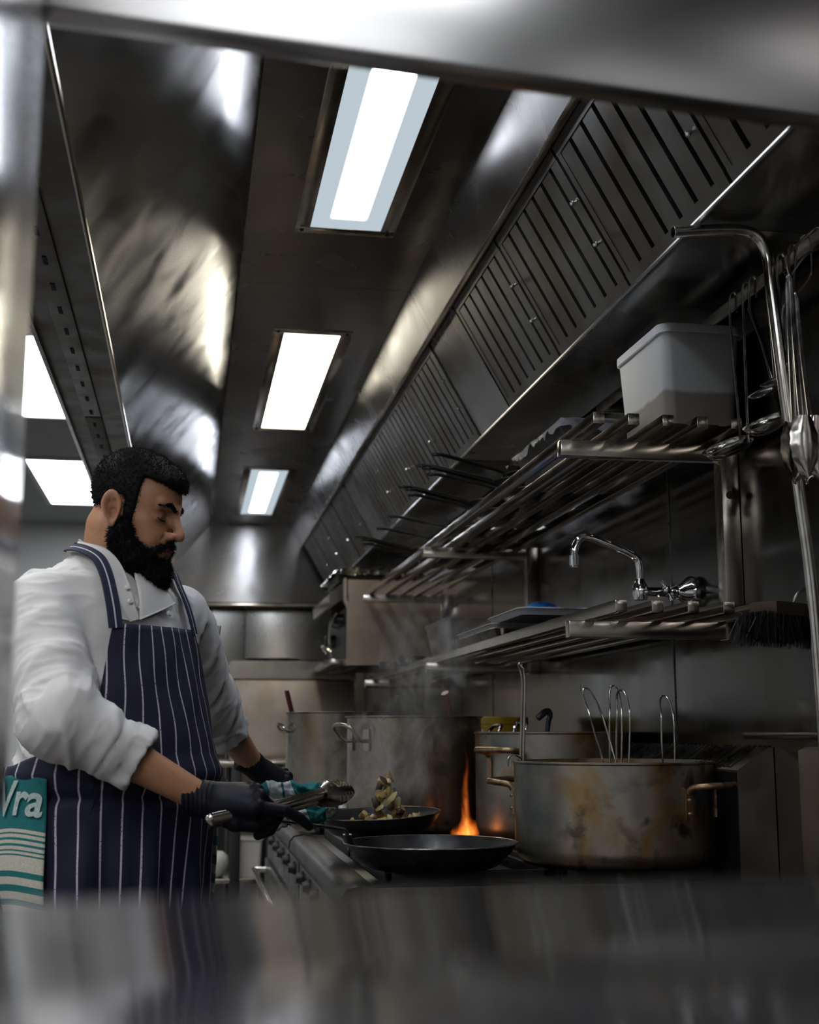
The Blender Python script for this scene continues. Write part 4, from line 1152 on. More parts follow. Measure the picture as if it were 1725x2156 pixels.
def np_mesh(name, V, Fq, mat, parent, cols=None, uvs=None, ang=180):
    me = bpy.data.meshes.new(name)
    me.from_pydata([tuple(v) for v in V], [], [tuple(int(i) for i in f) for f in Fq]); me.update()
    if cols is not None:
        at = me.color_attributes.new('tint', 'FLOAT_COLOR', 'POINT')
        at.data.foreach_set('color', np.concatenate([cols, np.ones((len(V), 1))], 1).astype(np.float32).ravel())
    if uvs is not None:
        uv = me.uv_layers.new(name='UVMap'); li = np.zeros(len(me.loops), int); me.loops.foreach_get('vertex_index', li)
        uv.data.foreach_set('uv', np.array(uvs, np.float32)[li].ravel())
    return finish(name, me, mat, parent, ang)

# --- frames
YW = R(42)
TF = np.array([math.cos(YW), -math.sin(YW), 0]); TL = np.array([math.sin(YW), math.cos(YW), 0]); TU = np.array([0, 0, 1.])
TO = np.array([-0.145, 2.585, 0])
def T(f, l, z): return TO + TF * f + TL * l + TU * z
TM = np.stack([TF, TL, TU], 1)          # columns = axes
def to_t(P): return (P - TO) @ TM
HS = 0.95; hy, hp_ = R(22), R(15)
HX = np.array([math.cos(hy) * math.cos(hp_), -math.sin(hy) * math.cos(hp_), -math.sin(hp_)]); HL = np.array([math.sin(hy), math.cos(hy), 0]); HU = np.cross(HX, HL)
HM = np.stack([HX, HL, HU], 1); HO = np.array([-0.118, 2.548, 1.630])
def Hd(x, y, z): return HO + HM @ (np.array([x, y, z]) * HS)
def to_h(P): return ((P - HO) @ HM) / HS

def head_local(q):
    m = q.copy(); m[:, 1] = np.abs(m[:, 1])          # mirrored half
    d = s_ell(q, (-.006, 0, .038), (.088, .074, .078))
    d = smin(d, s_ell(q, (.030, 0, .030), (.060, .062, .058)), .03)
    d = smin(d, s_ell(q, (.034, 0, -.030), (.054, .054, .070)), .03)
    d = smin(d, s_ell(q, (.022, 0, -.070), (.058, .050, .042)), .025)
    d = smin(d, s_ell(q, (.072, 0, -.098), (.024, .026, .022)), .025)
    d = smin(d, s_cap(m, (.052, .040, -.022), (.010, .064, -.012), .016, .010), .02)
    d = smin(d, s_ell(m, (.068, .026, -.045), (.020, .020, .022)), .02)
    # brow ridge and sockets
    d = smin(d, s_cap(m, (.086, .006, .019), (.076, .040, .026), .0105, .009), .012)
    d = smax(d, -s_ell(m, (.094, .032, .001), (.017, .019, .011)), .012)
    d = smin(d, s_ell(m, (.069, .0315, .000), (.0150, .0160, .0145)), .004)
    # eyelid crease and lower lid
    d = smax(d, -s_cap(m, (.085, .022, .0095), (.079, .044, .0085), .0012), .003)
    d = smin(d, s_cap(m, (.083, .021, -.0085), (.076, .043, -.0075), .0022), .005)
    # nose
    d = smin(d, s_cap(q, (.088, 0, .014), (.113, 0, -.022), .0092, .0092), .014)
    d = smin(d, s_ell(q, (.1135, 0, -.0305), (.0125, .0115, .0105)), .008)
    d = smin(d, s_ell(m, (.1005, .0135, -.0345), (.0115, .0075, .0085)), .006)
    d = smax(d, -s_ell(m, (.1065, .0068, -.0425), (.0062, .0034, .0042)), .003)
    d = smax(d, -s_cap(m, (.098, .0205, -.030), (.084, .026, -.052), .0020), .006)
    # mouth
    d = smin(d, s_ell(q, (.082, 0, -.066), (.022, .028, .020)), .015)
    d = smin(d, s_ell(q, (.0985, 0, -.0605), (.0085, .0215, .0048)), .004)
    d = smin(d, s_ell(q, (.0965, 0, -.0710), (.0085, .0190, .0062)), .004)
    d = smax(d, -s_cap(m, (.1070, .0, -.0655), (.0930, .024, -.0672), .0012), .0025)
    return d
ER = Euler((R(6), R(-14), R(20))).to_matrix()
def ear_local(q):
    """right ear (facing the camera) and its mirror image"""
    m = q.copy(); m[:, 1] = -np.abs(m[:, 1])
    c = np.array([-.010, -.074, -.012])
    Rm = np.array(ER)
    e = (m - c) @ Rm
    x, y, z = e[:, 0], e[:, 1], e[:, 2]
    # outline radius grows at the top (pinna), narrow lobe
    rr = np.sqrt((x / np.interp(z, [-.034, -.012, .012, .036], [.010, .014, .0195, .019])) ** 2 + ((z - .002) / .034) ** 2)
    plate = np.maximum((rr - 1) * .016, np.abs(y + .004 + .004 * rr) - .0030)
    helix = np.sqrt(((rr - .92) * .016) ** 2 + (y + .0125) ** 2) - .0036
    helix = np.maximum(helix, -(x + z * .9 + .026) * .7)
    anti = np.sqrt(((np.sqrt(((x + .001) / .0105) ** 2 + ((z - .004) / .021) ** 2) - 1) * .011) ** 2 + (y + .0105) ** 2) - .0025
    anti = np.maximum(anti, x - .004)
    d = smin(smin(plate, helix, .003), anti, .003)
    d = smin(d, s_ell(e, (.0125, -.003, -.006), (.0045, .006, .007)), .004)
    d = smin(d, s_ell(e, (.001, -.004, -.027), (.0085, .0042, .0085)), .005)
    d = smax(d, -s_ell(e, (.003, -.0115, -.004), (.0085, .0085, .0135)), .003)
    return d
neckB = T(-.022, 0, 1.44)
def neck_sdf(P):
    a = Hd(-.030, 0, -.045)
    d = s_cap(P, a, neckB, .056, .066)
    return smin(d, s_cap(P, Hd(.030, 0, -.085), T(.03, 0, 1.44), .030, .045), .04)
def head_sdf(P):
    q = to_h(P)
    d = smin(head_local(q), ear_local(q), .004) * HS
    return smin(d, neck_sdf(P), .018)

# arms
shN, elN, wrN = T(-.015, -.178, 1.420), np.array([-.222, 2.335, 1.222]), np.array([.028, 2.362, 1.084])
shF, elF, wrF = T(-.005, .178, 1.432), np.array([.040, 2.90, 1.262]), np.array([.150, 3.055, 1.128])
cuN = np.array([-.082, 2.358, 1.148]); cuF = np.array([.088, 2.97, 1.196])
def skin_arms(P):
    d = s_cap(P, elN, wrN, .045, .0255)
    d = np.minimum(d, s_cap(P, elF, wrF, .045, .026))
    d = smin(d, s_cap(P, elN, elN + (wrN - elN) * .45, .043, .038), .02)
    d = smin(d, s_cap(P, elF, elF + (wrF - elF) * .45, .043, .038), .02)
    d = smin(d, s_cap(P, shN, elN, .055, .042), .02)
    return smin(d, s_cap(P, shF, elF, .055, .042), .02)
def torso_core(P, g=0.0):
    q = to_t(P)
    d = s_ell(q, (-.010, 0, 1.36), (.122 + g, .185 + g, .170 + g))
    d = smin(d, s_cap(q, (-.014, -.05, 1.474), (-.018, -.165, 1.428), .052 + g, .058 + g), .04)
    d = smin(d, s_cap(q, (-.014, .05, 1.474), (-.018, .165, 1.428), .052 + g, .058 + g), .04)
    d = smin(d, s_ell(q, (.012, 0, 1.15), (.148 + g, .190 + g, .200 + g)), .08)
    d = smin(d, s_ell(q, (-.010, 0, .97), (.130 + g, .178 + g, .16)), .06)
    return smin(d, s_cap(q, (-.016, -.032, 1.485), (-.016, .032, 1.485), .050 + g), .05)
def legs(P, g=0.0):
    q = to_t(P)
    d = s_cap(q, (-.01, -.10, .92), (.0, -.12, .50), .095 + g, .065 + g)
    d = np.minimum(d, s_cap(q, (.0, -.12, .50), (-.01, -.13, .10), .063 + g, .048 + g))
    e = s_cap(q, (-.01, .10, .92), (.02, .11, .50), .095 + g, .065 + g)
    e = np.minimum(e, s_cap(q, (.02, .11, .50), (.02, .12, .10), .063 + g, .048 + g))
    return np.minimum(d, e)
def body_sdf(P):
    d = smin(torso_core(P, -.012), skin_arms(P), .02)
    return smin(d, legs(P, -.012), .03)
V1, Q1 = nets(lambda P: smin(head_sdf(P), torso_core(P, -.012), .02), (HO - .16) - np.array([0, 0, .02]), HO + np.array([.17, .16, .14]), .0024)
V2, Q2 = nets(body_sdf, (-.48, 2.15, .06), (.28, 3.16, 1.44), .0075)
keep = V2[:, 2] < 1.463
# hair fine tint of the skin: lips, darker lids and under-eyes, stubble-free cheeks, flushed ear and nose
q = to_h(V1)
def near(q, c, r): return np.clip(1 - np.linalg.norm((q - np.array(c)) / np.array(r), axis=1), 0, 1)
base = np.array([.53, .262, .142]); cols = np.tile(base, (len(V1), 1))
def blend(cols, w, c): return cols * (1 - w[:, None]) + np.array(c) * w[:, None]
qa = q.copy(); qa[:, 1] = np.abs(qa[:, 1])
cols = blend(cols, np.clip(near(q, (.102, 0, -.0605), (.02, .026, .0075)) * 3, 0, 1) * .9, (.22, .06, .045))
cols = blend(cols, np.clip(near(q, (.100, 0, -.0715), (.02, .022, .0085)) * 3, 0, 1) * .9, (.30, .085, .065))
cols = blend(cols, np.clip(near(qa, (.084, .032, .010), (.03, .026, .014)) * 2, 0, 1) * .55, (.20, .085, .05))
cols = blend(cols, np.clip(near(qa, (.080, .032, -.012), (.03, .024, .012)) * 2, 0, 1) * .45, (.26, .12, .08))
cols = blend(cols, near(q, (.12, 0, -.032), (.03, .028, .02)) * .5, (.55, .24, .14))
cols = blend(cols, near(qa, (-.010, .085, -.01), (.03, .02, .04)) * .5, (.55, .27, .15))
cols2 = np.tile(base * np.array([.95, .93, .9]), (len(V2), 1))
mt, nt, b = newmat('skin')
vc = nt.nodes.new('ShaderNodeVertexColor'); vc.layer_name = 'tint'
nn = noise_node(nt, 90, 4)
mx = nt.nodes.new('ShaderNodeMix'); mx.data_type = 'RGBA'; mx.blend_type = 'MULTIPLY'; mx.inputs[0].default_value = .5
cr = ramp(nt, nn.outputs[0], [(.3, .72), (.65, 1.0)])
link(nt, vc.outputs[0], mx.inputs[6]); link(nt, cr.outputs[0], mx.inputs[7]); link(nt, mx.outputs[2], b.inputs['Base Color'])
b.inputs['Roughness'].default_value = .46; b.inputs['Subsurface Weight'].default_value = .12; b.inputs['Subsurface Radius'].default_value = (.01, .004, .002); b.inputs['Subsurface Scale'].default_value = 1.0
bp = nt.nodes.new('ShaderNodeBump'); bp.inputs['Distance'].default_value = .0006; link(nt, nn.outputs[0], bp.inputs['Height']); link(nt, bp.outputs[0], b.inputs['Normal'])
M['skin'] = mt
me = bpy.data.meshes.new('person')
allV = np.concatenate([V1, V2]); allQ = np.concatenate([Q1, Q2 + len(V1)])
PL = (TO[0], TO[1], 0.0)
person = np_mesh('person', allV - np.array(PL), allQ, 'skin', None, np.concatenate([cols, cols2]))
person.location = PL
tag(person, 'bearded cook in white jacket and striped navy apron, tossing food with tongs', 'person')
bpy.context.view_layer.update()

# --- hair and beard
hairm, nt, b = newmat('black_hair')
b.inputs['Base Color'].default_value = (.0065, .0055, .0055, 1); b.inputs['Roughness'].default_value = .6; b.inputs['Specular IOR Level'].default_value = .15
M['hair'] = hairm
def hair_g(q):
    x, z = q[:, 0], q[:, 2]; y = np.abs(q[:, 1])
    low = np.interp(x, [-.09, -.055, -.036, -.028, .004, .010, .016, .05], [-.062, -.045, -.030, .018, .022, .016, -.03, -.04])
    front = .036 - .10 * np.clip(z - .03, 0, 1) * 0
    a = np.minimum(front - x, z - low)
    zl = .060 + .22 * np.clip(y - .02, 0, 1)
    return np.maximum(z - zl, a)
def hair_local(q):
    d = head_local(q)
    thick = np.interp(q[:, 2], [-.03, .03, .08, .12], [.002, .005, .010, .013]) + .006 * np.clip((q[:, 0] - .05) / .04, 0, 1) * np.clip((q[:, 2] - .05) / .03, 0, 1)
    return smax(d - thick, -hair_g(q) * .8, .004)
def beard_local(q):
    m = q.copy(); m[:, 1] = np.abs(m[:, 1])
    d = s_cap(m, (.022, .066, .005), (.020, .060, -.045), .006, .014)
    d = smin(d, s_cap(m, (.020, .058, -.050), (.045, .040, -.095), .017, .026), .02)
    d = smin(d, s_cap(m, (.000, .055, -.058), (.010, .040, -.085), .012, .020), .02)
    d = smin(d, s_cap(m, (.055, .034, -.080), (.088, .0, -.112), .018, .026), .02)
    d = smin(d, s_ell(q, (.068, 0, -.122), (.044, .040, .042)), .02)
    d = smin(d, s_ell(q, (.040, 0, -.110), (.045, .046, .038)), .02)
    mo = s_cap(m, (.1040, .004, -.0525), (.090, .027, -.0615), .0048, .0055)
    mo = smin(mo, s_cap(m, (.090, .027, -.0615), (.078, .036, -.085), .006, .010), .008)
    d = smin(d, mo, .008)
    # keep the lips free
    return smax(d, -s_ell(q, (.108, 0, -.0685), (.024, .0265, .0115)), .003)
def jig(V, f, a, seed=0.0):
    return np.array([[*(mnoise.noise_vector(Vector(v) * f + Vector((seed, 0, 0))))] for v in V]) * a
def strands(m, sdf_w, V, N, n, ln, droop, seed, r=.0006, taper=.0002, curl=.3):
    rnd = np.random.RandomState(seed)
    idx = rnd.randint(0, len(V), n)
    vs = []; fs = []
    for i in idx:
        p = V[i]; nn_ = N[i] + rnd.normal(0, curl, 3) + np.array([0, 0, -droop])
        nn_ /= np.linalg.norm(nn_); L = ln * rnd.uniform(.5, 1.2)
        s1 = np.cross(nn_, [.3, .5, .8]); s1 /= np.linalg.norm(s1); s2 = np.cross(nn_, s1)
        mid = p + nn_ * L * .5; nb = nn_ + rnd.normal(0, curl, 3) + np.array([0, 0, -droop]); nb /= np.linalg.norm(nb); tip = mid + nb * L * .5
        k = len(vs)
        for c, rr in ((p - nn_ * .002, r), (mid, r * .8)):
            for a in (0, 2.094, 4.189): vs.append(c + (s1 * math.cos(a) + s2 * math.sin(a)) * rr)
        vs.append(tip)
        for a in range(3):
            b2 = (a + 1) % 3
            fs.append((k + a, k + b2, k + 3 + b2, k + 3 + a)); fs.append((k + 3 + a, k + 3 + b2, k + 6))
    return vs, fs
def hairy(name, local, lo, hi, n, ln, droop, seed, h=.0032, amp=.0022, curl=.35):
    sd = lambda P: local(to_h(P)) * HS
    V, Q = nets(sd, lo, hi, h)
    N = grad(sd, V)
    V = V + jig(V, 170, amp) + jig(V, 60, amp * .8)
    vs, fs = strands(None, None, V, N, n, ln, droop, seed, curl=curl)
    allv = list(V) + vs; k = len(V)
    F_ = [tuple(f) for f in Q] + [tuple(i + k for i in f) for f in fs]
    return np_mesh(name, allv, F_, 'hair', person)
hairy('hair', hair_local, HO - .15, HO + .16, 11000, .006, .0, 1, amp=.0008, curl=.30)
hairy('beard', beard_local, HO - np.array([.15, .15, .22]), HO + np.array([.16, .15, .06]), 14000, .0095, .35, 2, amp=.0024, curl=.45)
def brow_local(q, s):
    m = q.copy(); m[:, 1] *= s
    d = s_cap(m, (.096, .009, .0165), (.092, .030, .0275), .0042, .0045)
    d = smin(d, s_cap(m, (.092, .030, .0275), (.076, .052, .021), .0045, .0018), .002)
    return smax(d, head_local(q) - .0012, .001)
for s in (-1, 1):
    V, Q = nets(lambda P: brow_local(to_h(P), s) * HS, Hd(.085, s * .03, .022) - .04, Hd(.085, s * .03, .022) + .04, .0016)
    N = grad(lambda P: head_local(to_h(P)), V)
    vs, fs = strands(None, None, V, N, 420, .0055, .2, 5, r=.0004, curl=.6)
    np_mesh('eyebrow', list(V) + vs, [tuple(f) for f in Q] + [tuple(i_ + len(V) for i_ in f) for f in fs], 'hair', person)
    m = MB(); m.tube([Vector(Hd(*p)) for p in ((.0842, s * .0195, -.0045), (.0862, s * .028, -.0075), (.0838, s * .038, -.0078), (.0775, s * .0455, -.004))], [.0007, .0013, .0013, .0006], 6, smooth=5)
    m.build('eyelashes', 'hair', person, 180)

# --- jacket
def sleeve(P, sh, el, cu, wr, ru, re, rc):
    ax = (wr - el) / np.linalg.norm(wr - el)
    d = s_cap(P, sh, el, ru, re)
    d = smin(d, s_cap(P, el, cu, re, rc), .03)
    d = smin(d, s_cap(P, cu - ax * .055, cu, rc + .004, rc + .006), .004)
    t = (P - cu) @ ax
    d = smax(d, t, .004)
    ring = np.abs(t + .052) - .0015
    d = np.where((t > -.09) & (t < 0), d + .0035 * np.exp(-((t + .058) / .0035) ** 2) + .0015 * np.exp(-((t + .028) / .002) ** 2), d)
    hole = s_cap(P, cu - ax * .06, cu + ax * .05, rc - .006, rc - .002)
    return smax(d, -hole, .003)
def torso_jacket(P):
    return torso_core(P, .012)
def jacket_sdf(P):
    d = torso_jacket(P)
    d = smin(d, sleeve(P, shN, elN, cuN, wrN, .074, .069, .052), .010)
    d = smin(d, sleeve(P, shF, elF, cuF, wrF, .072, .065, .052), .010)
    q = to_t(P)
    d = smax(d, -(q[:, 2] - .90), .01)
    return smax(d, -(neck_sdf(P) - .006), .006)
V, Q = nets(jacket_sdf, (-.48, 2.15, .88), (.25, 3.12, 1.60), .0052)
N = grad(jacket_sdf, V, .004)
# cloth folds: ridges that follow each sleeve and the side of the torso
def ridged(v): return 1 - abs(v) * 2.2
def crisp(v): return max(0.0, 1 - abs(v) * 2.6) ** 2.2
disp = np.zeros(len(V))
def armcoord(V, a, b):
    d = b - a; L = np.linalg.norm(d); d = d / L
    t = (V - a) @ d; rad = V - a - t[:, None] * d
    return t, np.linalg.norm(rad, axis=1), d
for (a, b, c) in ((shN, elN, cuN), (shF, elF, cuF)):
    for (p, q_) in ((a, b), (b, c)):
        t, rr, d = armcoord(V, p, q_); L = np.linalg.norm(q_ - p)
        w = np.clip((.125 - rr) / .03, 0, 1) * np.clip((t + .05) / .04, 0, 1) * np.clip((L - .035 - t) / .03, 0, 1)
        dm = Matrix.Rotation(0, 3, 'X')
        for i in np.nonzero(w > 0)[0]:
            v = V[i]; ang = (v[0] * 1.3 + v[1] * .9)
            k = mnoise.noise(Vector((t[i] * 24 + v[2] * 14, (v[0] - v[1]) * 6, v[2] * 4)))
            k2 = mnoise.noise(Vector((t[i] * 44, (v[0] + v[1]) * 12 + v[2] * 9, 3.3)))
            disp[i] += w[i] * (.0080 * crisp(k) - .003 + .0020 * crisp(k2))
for i in range(len(V)):
    v = V[i]
    if disp[i] == 0:
        k = mnoise.noise(Vector((v[0] * 10 + v[2] * 9, v[1] * 10 - v[2] * 12, v[2] * 5)))
        k2 = mnoise.noise(Vector((v[0] * 26, v[1] * 24 + v[2] * 22, v[2] * 14 + 7)))
        disp[i] = .0075 * crisp(k) - .0035 + .003 * crisp(k2)
V = V + N * disp[:, None]
M['jacket'] = plain('white_jacket_cloth', (.66, .635, .61), .75, var=.03, sc=30, bump=.0004)
M['jacket'].node_tree.nodes['Principled BSDF'].inputs['Sheen Weight'].default_value = .15
jacket = np_mesh('chef_jacket', V, Q, 'jacket', person)

def project(P, off, sdf=jacket_sdf, it=12):
    P = np.array(P, float).reshape(-1, 3)
    for _ in range(it):
        d = sdf(P) - off; P = P - grad(sdf, P, .003) * d[:, None] * .9
    return P
def ribbon(name, path, width, off, th, mat, parent, sdf, n=10, nw=6, proj=True, up=None):
    C_ = np.array([list(p) for p in catmull([Vector(p) for p in path], n)])
    if proj: C_ = project(C_, off, sdf)
    Tn = np.gradient(C_, axis=0); Tn /= np.linalg.norm(Tn, axis=1)[:, None]
    Nn = grad(sdf, C_, .004)
    B = np.cross(Tn, Nn); B /= np.linalg.norm(B, axis=1)[:, None]
    w = np.interp(np.linspace(0, 1, len(C_)), np.linspace(0, 1, len(width)), width) if hasattr(width, '__len__') else np.full(len(C_), width)
    rows = []; uvs = []
    s = np.concatenate([[0], np.cumsum(np.linalg.norm(np.diff(C_, axis=0), axis=1))])
    for side in (0, 1):
        for j in range(nw + 1):
            u = j / nw - .5
            Pj = C_ + B * (u * w)[:, None]
            if proj: Pj = project(Pj, off + side * th, sdf, 4)
            else: Pj = Pj + Nn * side * th
            rows.append(Pj); uvs += [(j / nw, x) for x in s]
    L = len(C_); V = np.concatenate(rows); F_ = []
    for side in (0, 1):
        for j in range(nw):
            for i in range(L - 1):
                a = (side * (nw + 1) + j) * L + i
                F_.append((a, a + 1, a + L + 1, a + L) if side else (a, a + L, a + L + 1, a + 1))
    for j in (0, nw):
        for i in range(L - 1):
            a = j * L + i; b2 = ((nw + 1) + j) * L + i
            F_.append((a, a + 1, b2 + 1, b2))
    return np_mesh(name, V, F_, mat, parent, uvs=uvs)
def both(P): return smin(jacket_sdf(P), neck_sdf(P) - .006, .01)
# stand collar round the neck and folded lapels
def neck_pt(a, h, out=.0):
    """point round the neck; a = 0 at the throat, + towards the near side"""
    c = Hd(-.022, 0, -.075) * (h) + T(-.015, 0, 1.47) * (1 - h)
    d = TF * math.cos(R(a)) - TL * math.sin(R(a))
    return c + d * (.061 + out)
CP = [T(.118, -.072, 1.405), T(.100, -.080, 1.44), neck_pt(62, .24, .008), neck_pt(95, .50), neck_pt(135, .74), neck_pt(180, .80), neck_pt(-135, .70), neck_pt(-95, .36), neck_pt(-55, .12, .006), T(.105, -.03, 1.455), T(.112, -.055, 1.425)]
def neckshell(P): return smin(torso_jacket(P), neck_sdf(P) + .001, .01)
ribbon('collar', CP, [.020, .030, .038, .042, .042, .042, .042, .040, .034, .026, .018], .007, .004, 'jacket', jacket, neckshell, n=10, nw=5)
def patch(name, corners, off, th, mat, parent, nu=16, nv=16, sdf=None, buckle=.0):
    """four (l, z) corners in the chest frame laid on the front of the torso"""
    sdf = sdf or torso_jacket
    V = []; uvs = []
    for side in (0, 1):
        for i in range(nu + 1):
            for j in range(nv + 1):
                u, v = i / nu, j / nv
                c = [(1 - u) * (1 - v), u * (1 - v), u * v, (1 - u) * v]
                l = sum(w * k[0] for w, k in zip(c, corners)); z = sum(w * k[1] for w, k in zip(c, corners))
                V.append((l, z, side, u, v))
    A = np.array(V); lo = np.full(len(A), -.02); hi = np.full(len(A), .30)
    for _ in range(26):
        mid = (lo + hi) / 2; P = TO + TF * mid[:, None] + TL * A[:, 0:1] + TU * A[:, 1:2]
        ins = sdf(P) < off; lo = np.where(ins, mid, lo); hi = np.where(ins, hi, mid)
    f = (lo + hi) / 2 + A[:, 2] * th + buckle * np.sin(A[:, 3] * 3.1) * A[:, 4]
    P = TO + TF * f[:, None] + TL * A[:, 0:1] + TU * A[:, 1:2]
    F_ = []; K = (nu + 1) * (nv + 1)
    for side in (0, 1):
        for i in range(nu):
            for j in range(nv):
                a = side * K + i * (nv + 1) + j; F_.append((a, a + 1, a + nv + 2, a + nv + 1))
    for i in range(nu):
        for j in (0, nv): a = i * (nv + 1) + j; F_.append((a, a + nv + 1, a + nv + 1 + K, a + K))
    for j in range(nv):
        for i in (0, nu): a = i * (nv + 1) + j; F_.append((a, a + 1, a + 1 + K, a + K))
    return np_mesh(name, P, F_, mat, parent)
patch('lapel', [(-.062, 1.408), (.040, 1.448), (.012, 1.500), (-.045, 1.500)], .010, .003, 'jacket', jacket, buckle=.004)
patch('lapel', [(-.110, 1.408), (-.070, 1.404), (-.062, 1.480), (-.098, 1.470)], .006, .003, 'jacket', jacket)
for l, z in ((-.082, 1.448), (.012, 1.425), (-.083, 1.482)):
    P = project([T(.13, l, z)], .012, torso_jacket)[0]
    m = MB(); rot = Vector(grad(torso_jacket, np.array([P]))[0]).to_track_quat('Z', 'Y').to_matrix()
    m.lathe([(0, .004), (.004, .0035), (.0055, .001), (.0055, -.001), (0, -.002)], Vector(P), 16, rot=rot); m.build('button', 'jacket', jacket)
# pen in the sleeve pocket of the far arm
pk = Vector((.046, 2.815, 1.40))
MB().box(pk + Vector((-.004, -.020, -.06)), pk + Vector((.002, .022, .035)), .002, rot=Euler((R(20), R(-10), R(40))).to_matrix()).build('sleeve_pocket', 'jacket', jacket)
MB().tube([(.050, 2.80, 1.375), (.040, 2.795, 1.452)], .0055, 10).build('pen', 'black', person)

# --- apron: navy with chalk stripes
mt, nt, b = newmat('striped_navy_cloth')
uvn = nt.nodes.new('ShaderNodeUVMap'); sx = nt.nodes.new('ShaderNodeSeparateXYZ'); link(nt, uvn.outputs[0], sx.inputs[0])
def stripe_fac(nt, src, period, wd):
    fr = math_node(nt, 'FRACT', math_node(nt, 'DIVIDE', src, period))
    return math_node(nt, 'LESS_THAN', math_node(nt, 'ABSOLUTE', math_node(nt, 'SUBTRACT', fr, .5)), wd)
fc = stripe_fac(nt, sx.outputs[0], .0325, .045)
nz = noise_node(nt, 400, 2); th = math_node(nt, 'GREATER_THAN', nz.outputs[0], .36)
fc = math_node(nt, 'MULTIPLY', fc, th)
mx = nt.nodes.new('ShaderNodeMix'); mx.data_type = 'RGBA'; link(nt, fc, mx.inputs[0]); mx.inputs[6].default_value = (.006, .0068, .027, 1); mx.inputs[7].default_value = (.55, .50, .56, 1)
link(nt, mx.outputs[2], b.inputs['Base Color']); b.inputs['Roughness'].default_value = .8
M['apron'] = mt
mt, nt, b = newmat('striped_navy_strap')
uvn = nt.nodes.new('ShaderNodeUVMap'); sx = nt.nodes.new('ShaderNodeSeparateXYZ'); link(nt, uvn.outputs[0], sx.inputs[0])
fc = math_node(nt, 'LESS_THAN', math_node(nt, 'ABSOLUTE', math_node(nt, 'SUBTRACT', sx.outputs[0], .52)), .055)
mx = nt.nodes.new('ShaderNodeMix'); mx.data_type = 'RGBA'; link(nt, fc, mx.inputs[0]); mx.inputs[6].default_value = (.008, .009, .035, 1); mx.inputs[7].default_value = (.55, .52, .60, 1)
link(nt, mx.outputs[2], b.inputs['Base Color']); b.inputs['Roughness'].default_value = .8
M['strap'] = mt
def wrap_r(phi, z, off, sdf):
    """outermost radius from the body axis where the torso distance equals off"""
    n = len(phi); lo = np.full(n, .02); hi = np.full(n, .40)
    c, s = np.cos(phi), np.sin(phi)
    D = TF * c[:, None] + TL * s[:, None]
    for _ in range(24):
        mid = (lo + hi) / 2; P = TO + D * mid[:, None] + TU * z[:, None]
        ins = sdf(P) < off; lo = np.where(ins, mid, lo); hi = np.where(ins, hi, mid)
    return (lo + hi) / 2, D
def hull(P):
    q = to_t(P); return smin(torso_jacket(P), s_cap(q, (.0, 0, 1.05), (.0, 0, .55), .165, .185), .08)
NP, NZ = 220, 90
phi = np.radians(np.linspace(-150, 150, NP))
lpos = .155 * np.sin(phi)
ap = np.abs(np.degrees(phi) + 2)
top = np.interp(ap, [0, 44, 46, 51, 66, 95, 150], [1.398, 1.398, 1.385, 1.25, 1.175, 1.14, 1.118])
G = []; UV = []
for v in np.linspace(0, 1, NZ):
    z = top * (1 - v) + .55 * v
    r, D = wrap_r(phi, z, .008, hull)
    fold = np.zeros(NP)
    sk = np.clip((1.075 - z) / .25, 0, 1)
    for i in range(NP):
        fold[i] += sk[i] * (.012 * math.sin(phi[i] * 9 + 1.1 * math.sin(z[i] * 5)) + .007 * math.sin(phi[i] * 21 + z[i] * 3))
        fold[i] += (1 - sk[i]) * .005 * mnoise.noise(Vector((phi[i] * 4, z[i] * 13, 0)))
    belly = np.clip(1 - np.abs(z - 1.125) / .035, 0, 1) * .010 - np.clip(1 - np.abs(z - 1.083) / .012, 0, 1) * .010
    # the tie sits a little lower in front
    P = TO + D * (r + fold + belly + .003)[:, None] + TU * z[:, None]
    G.append(P)
    UV.append(np.stack([phi * .172 * np.interp(z, [.55, 1.05, 1.1, 1.4], [1.05, 1.0, 1.0, .98]) + .0015 * np.sin(z * 40 + phi * 3) * (z > 1.1), z], 1))
G = np.concatenate(G); UV = np.concatenate(UV)
F_ = [(i * NP + j, i * NP + j + 1, (i + 1) * NP + j + 1, (i + 1) * NP + j) for i in range(NZ - 1) for j in range(NP - 1)]
apron = np_mesh('apron', G, F_, 'apron', person, uvs=UV)
sm = apron.modifiers.new('cloth_thickness', 'SOLIDIFY'); sm.thickness = .0022; sm.offset = 1
# neck strap of the apron
cl = T(.125, -.118, 1.392); cr_ = T(.125, .100, 1.392)
SP = [cl, T(.10, -.112, 1.45), T(.045, -.095, 1.505), neck_pt(90, .38, .010), neck_pt(125, .62, .006), neck_pt(180, .74, .006), neck_pt(-140, .60, .008), neck_pt(-100, .22, .014), T(.07, .078, 1.485), T(.11, .088, 1.44), cr_]
def over(P): return smin(torso_jacket(P), neck_sdf(P) - .001, .012)
ribbon('neck_strap', SP, .027, .012, .002, 'strap', apron, over, n=10, nw=8)

# trousers and shoes
V, Q = nets(lambda P: smax(smin(torso_core(P, .004), legs(P, .012), .03), to_t(P)[:, 2] - 1.0, .01), (-.48, 2.2, .05), (.2, 3.0, 1.05), .012)
np_mesh('trousers', V, Q, plain('black_trousers', (.02, .02, .024), .8), person)
for l in (-.13, .12):
    V, Q = nets(lambda P: smax(smin(s_ell(to_t(P), (.06, l, .045), (.15, .05, .05)), s_ell(to_t(P), (-.03, l, .07), (.065, .048, .07)), .03), -(to_t(P)[:, 2] - .004), .004), T(0, l, 0) - .2, T(0, l, 0) + .25, .009)
    np_mesh('shoe', V, Q, 'black', person)

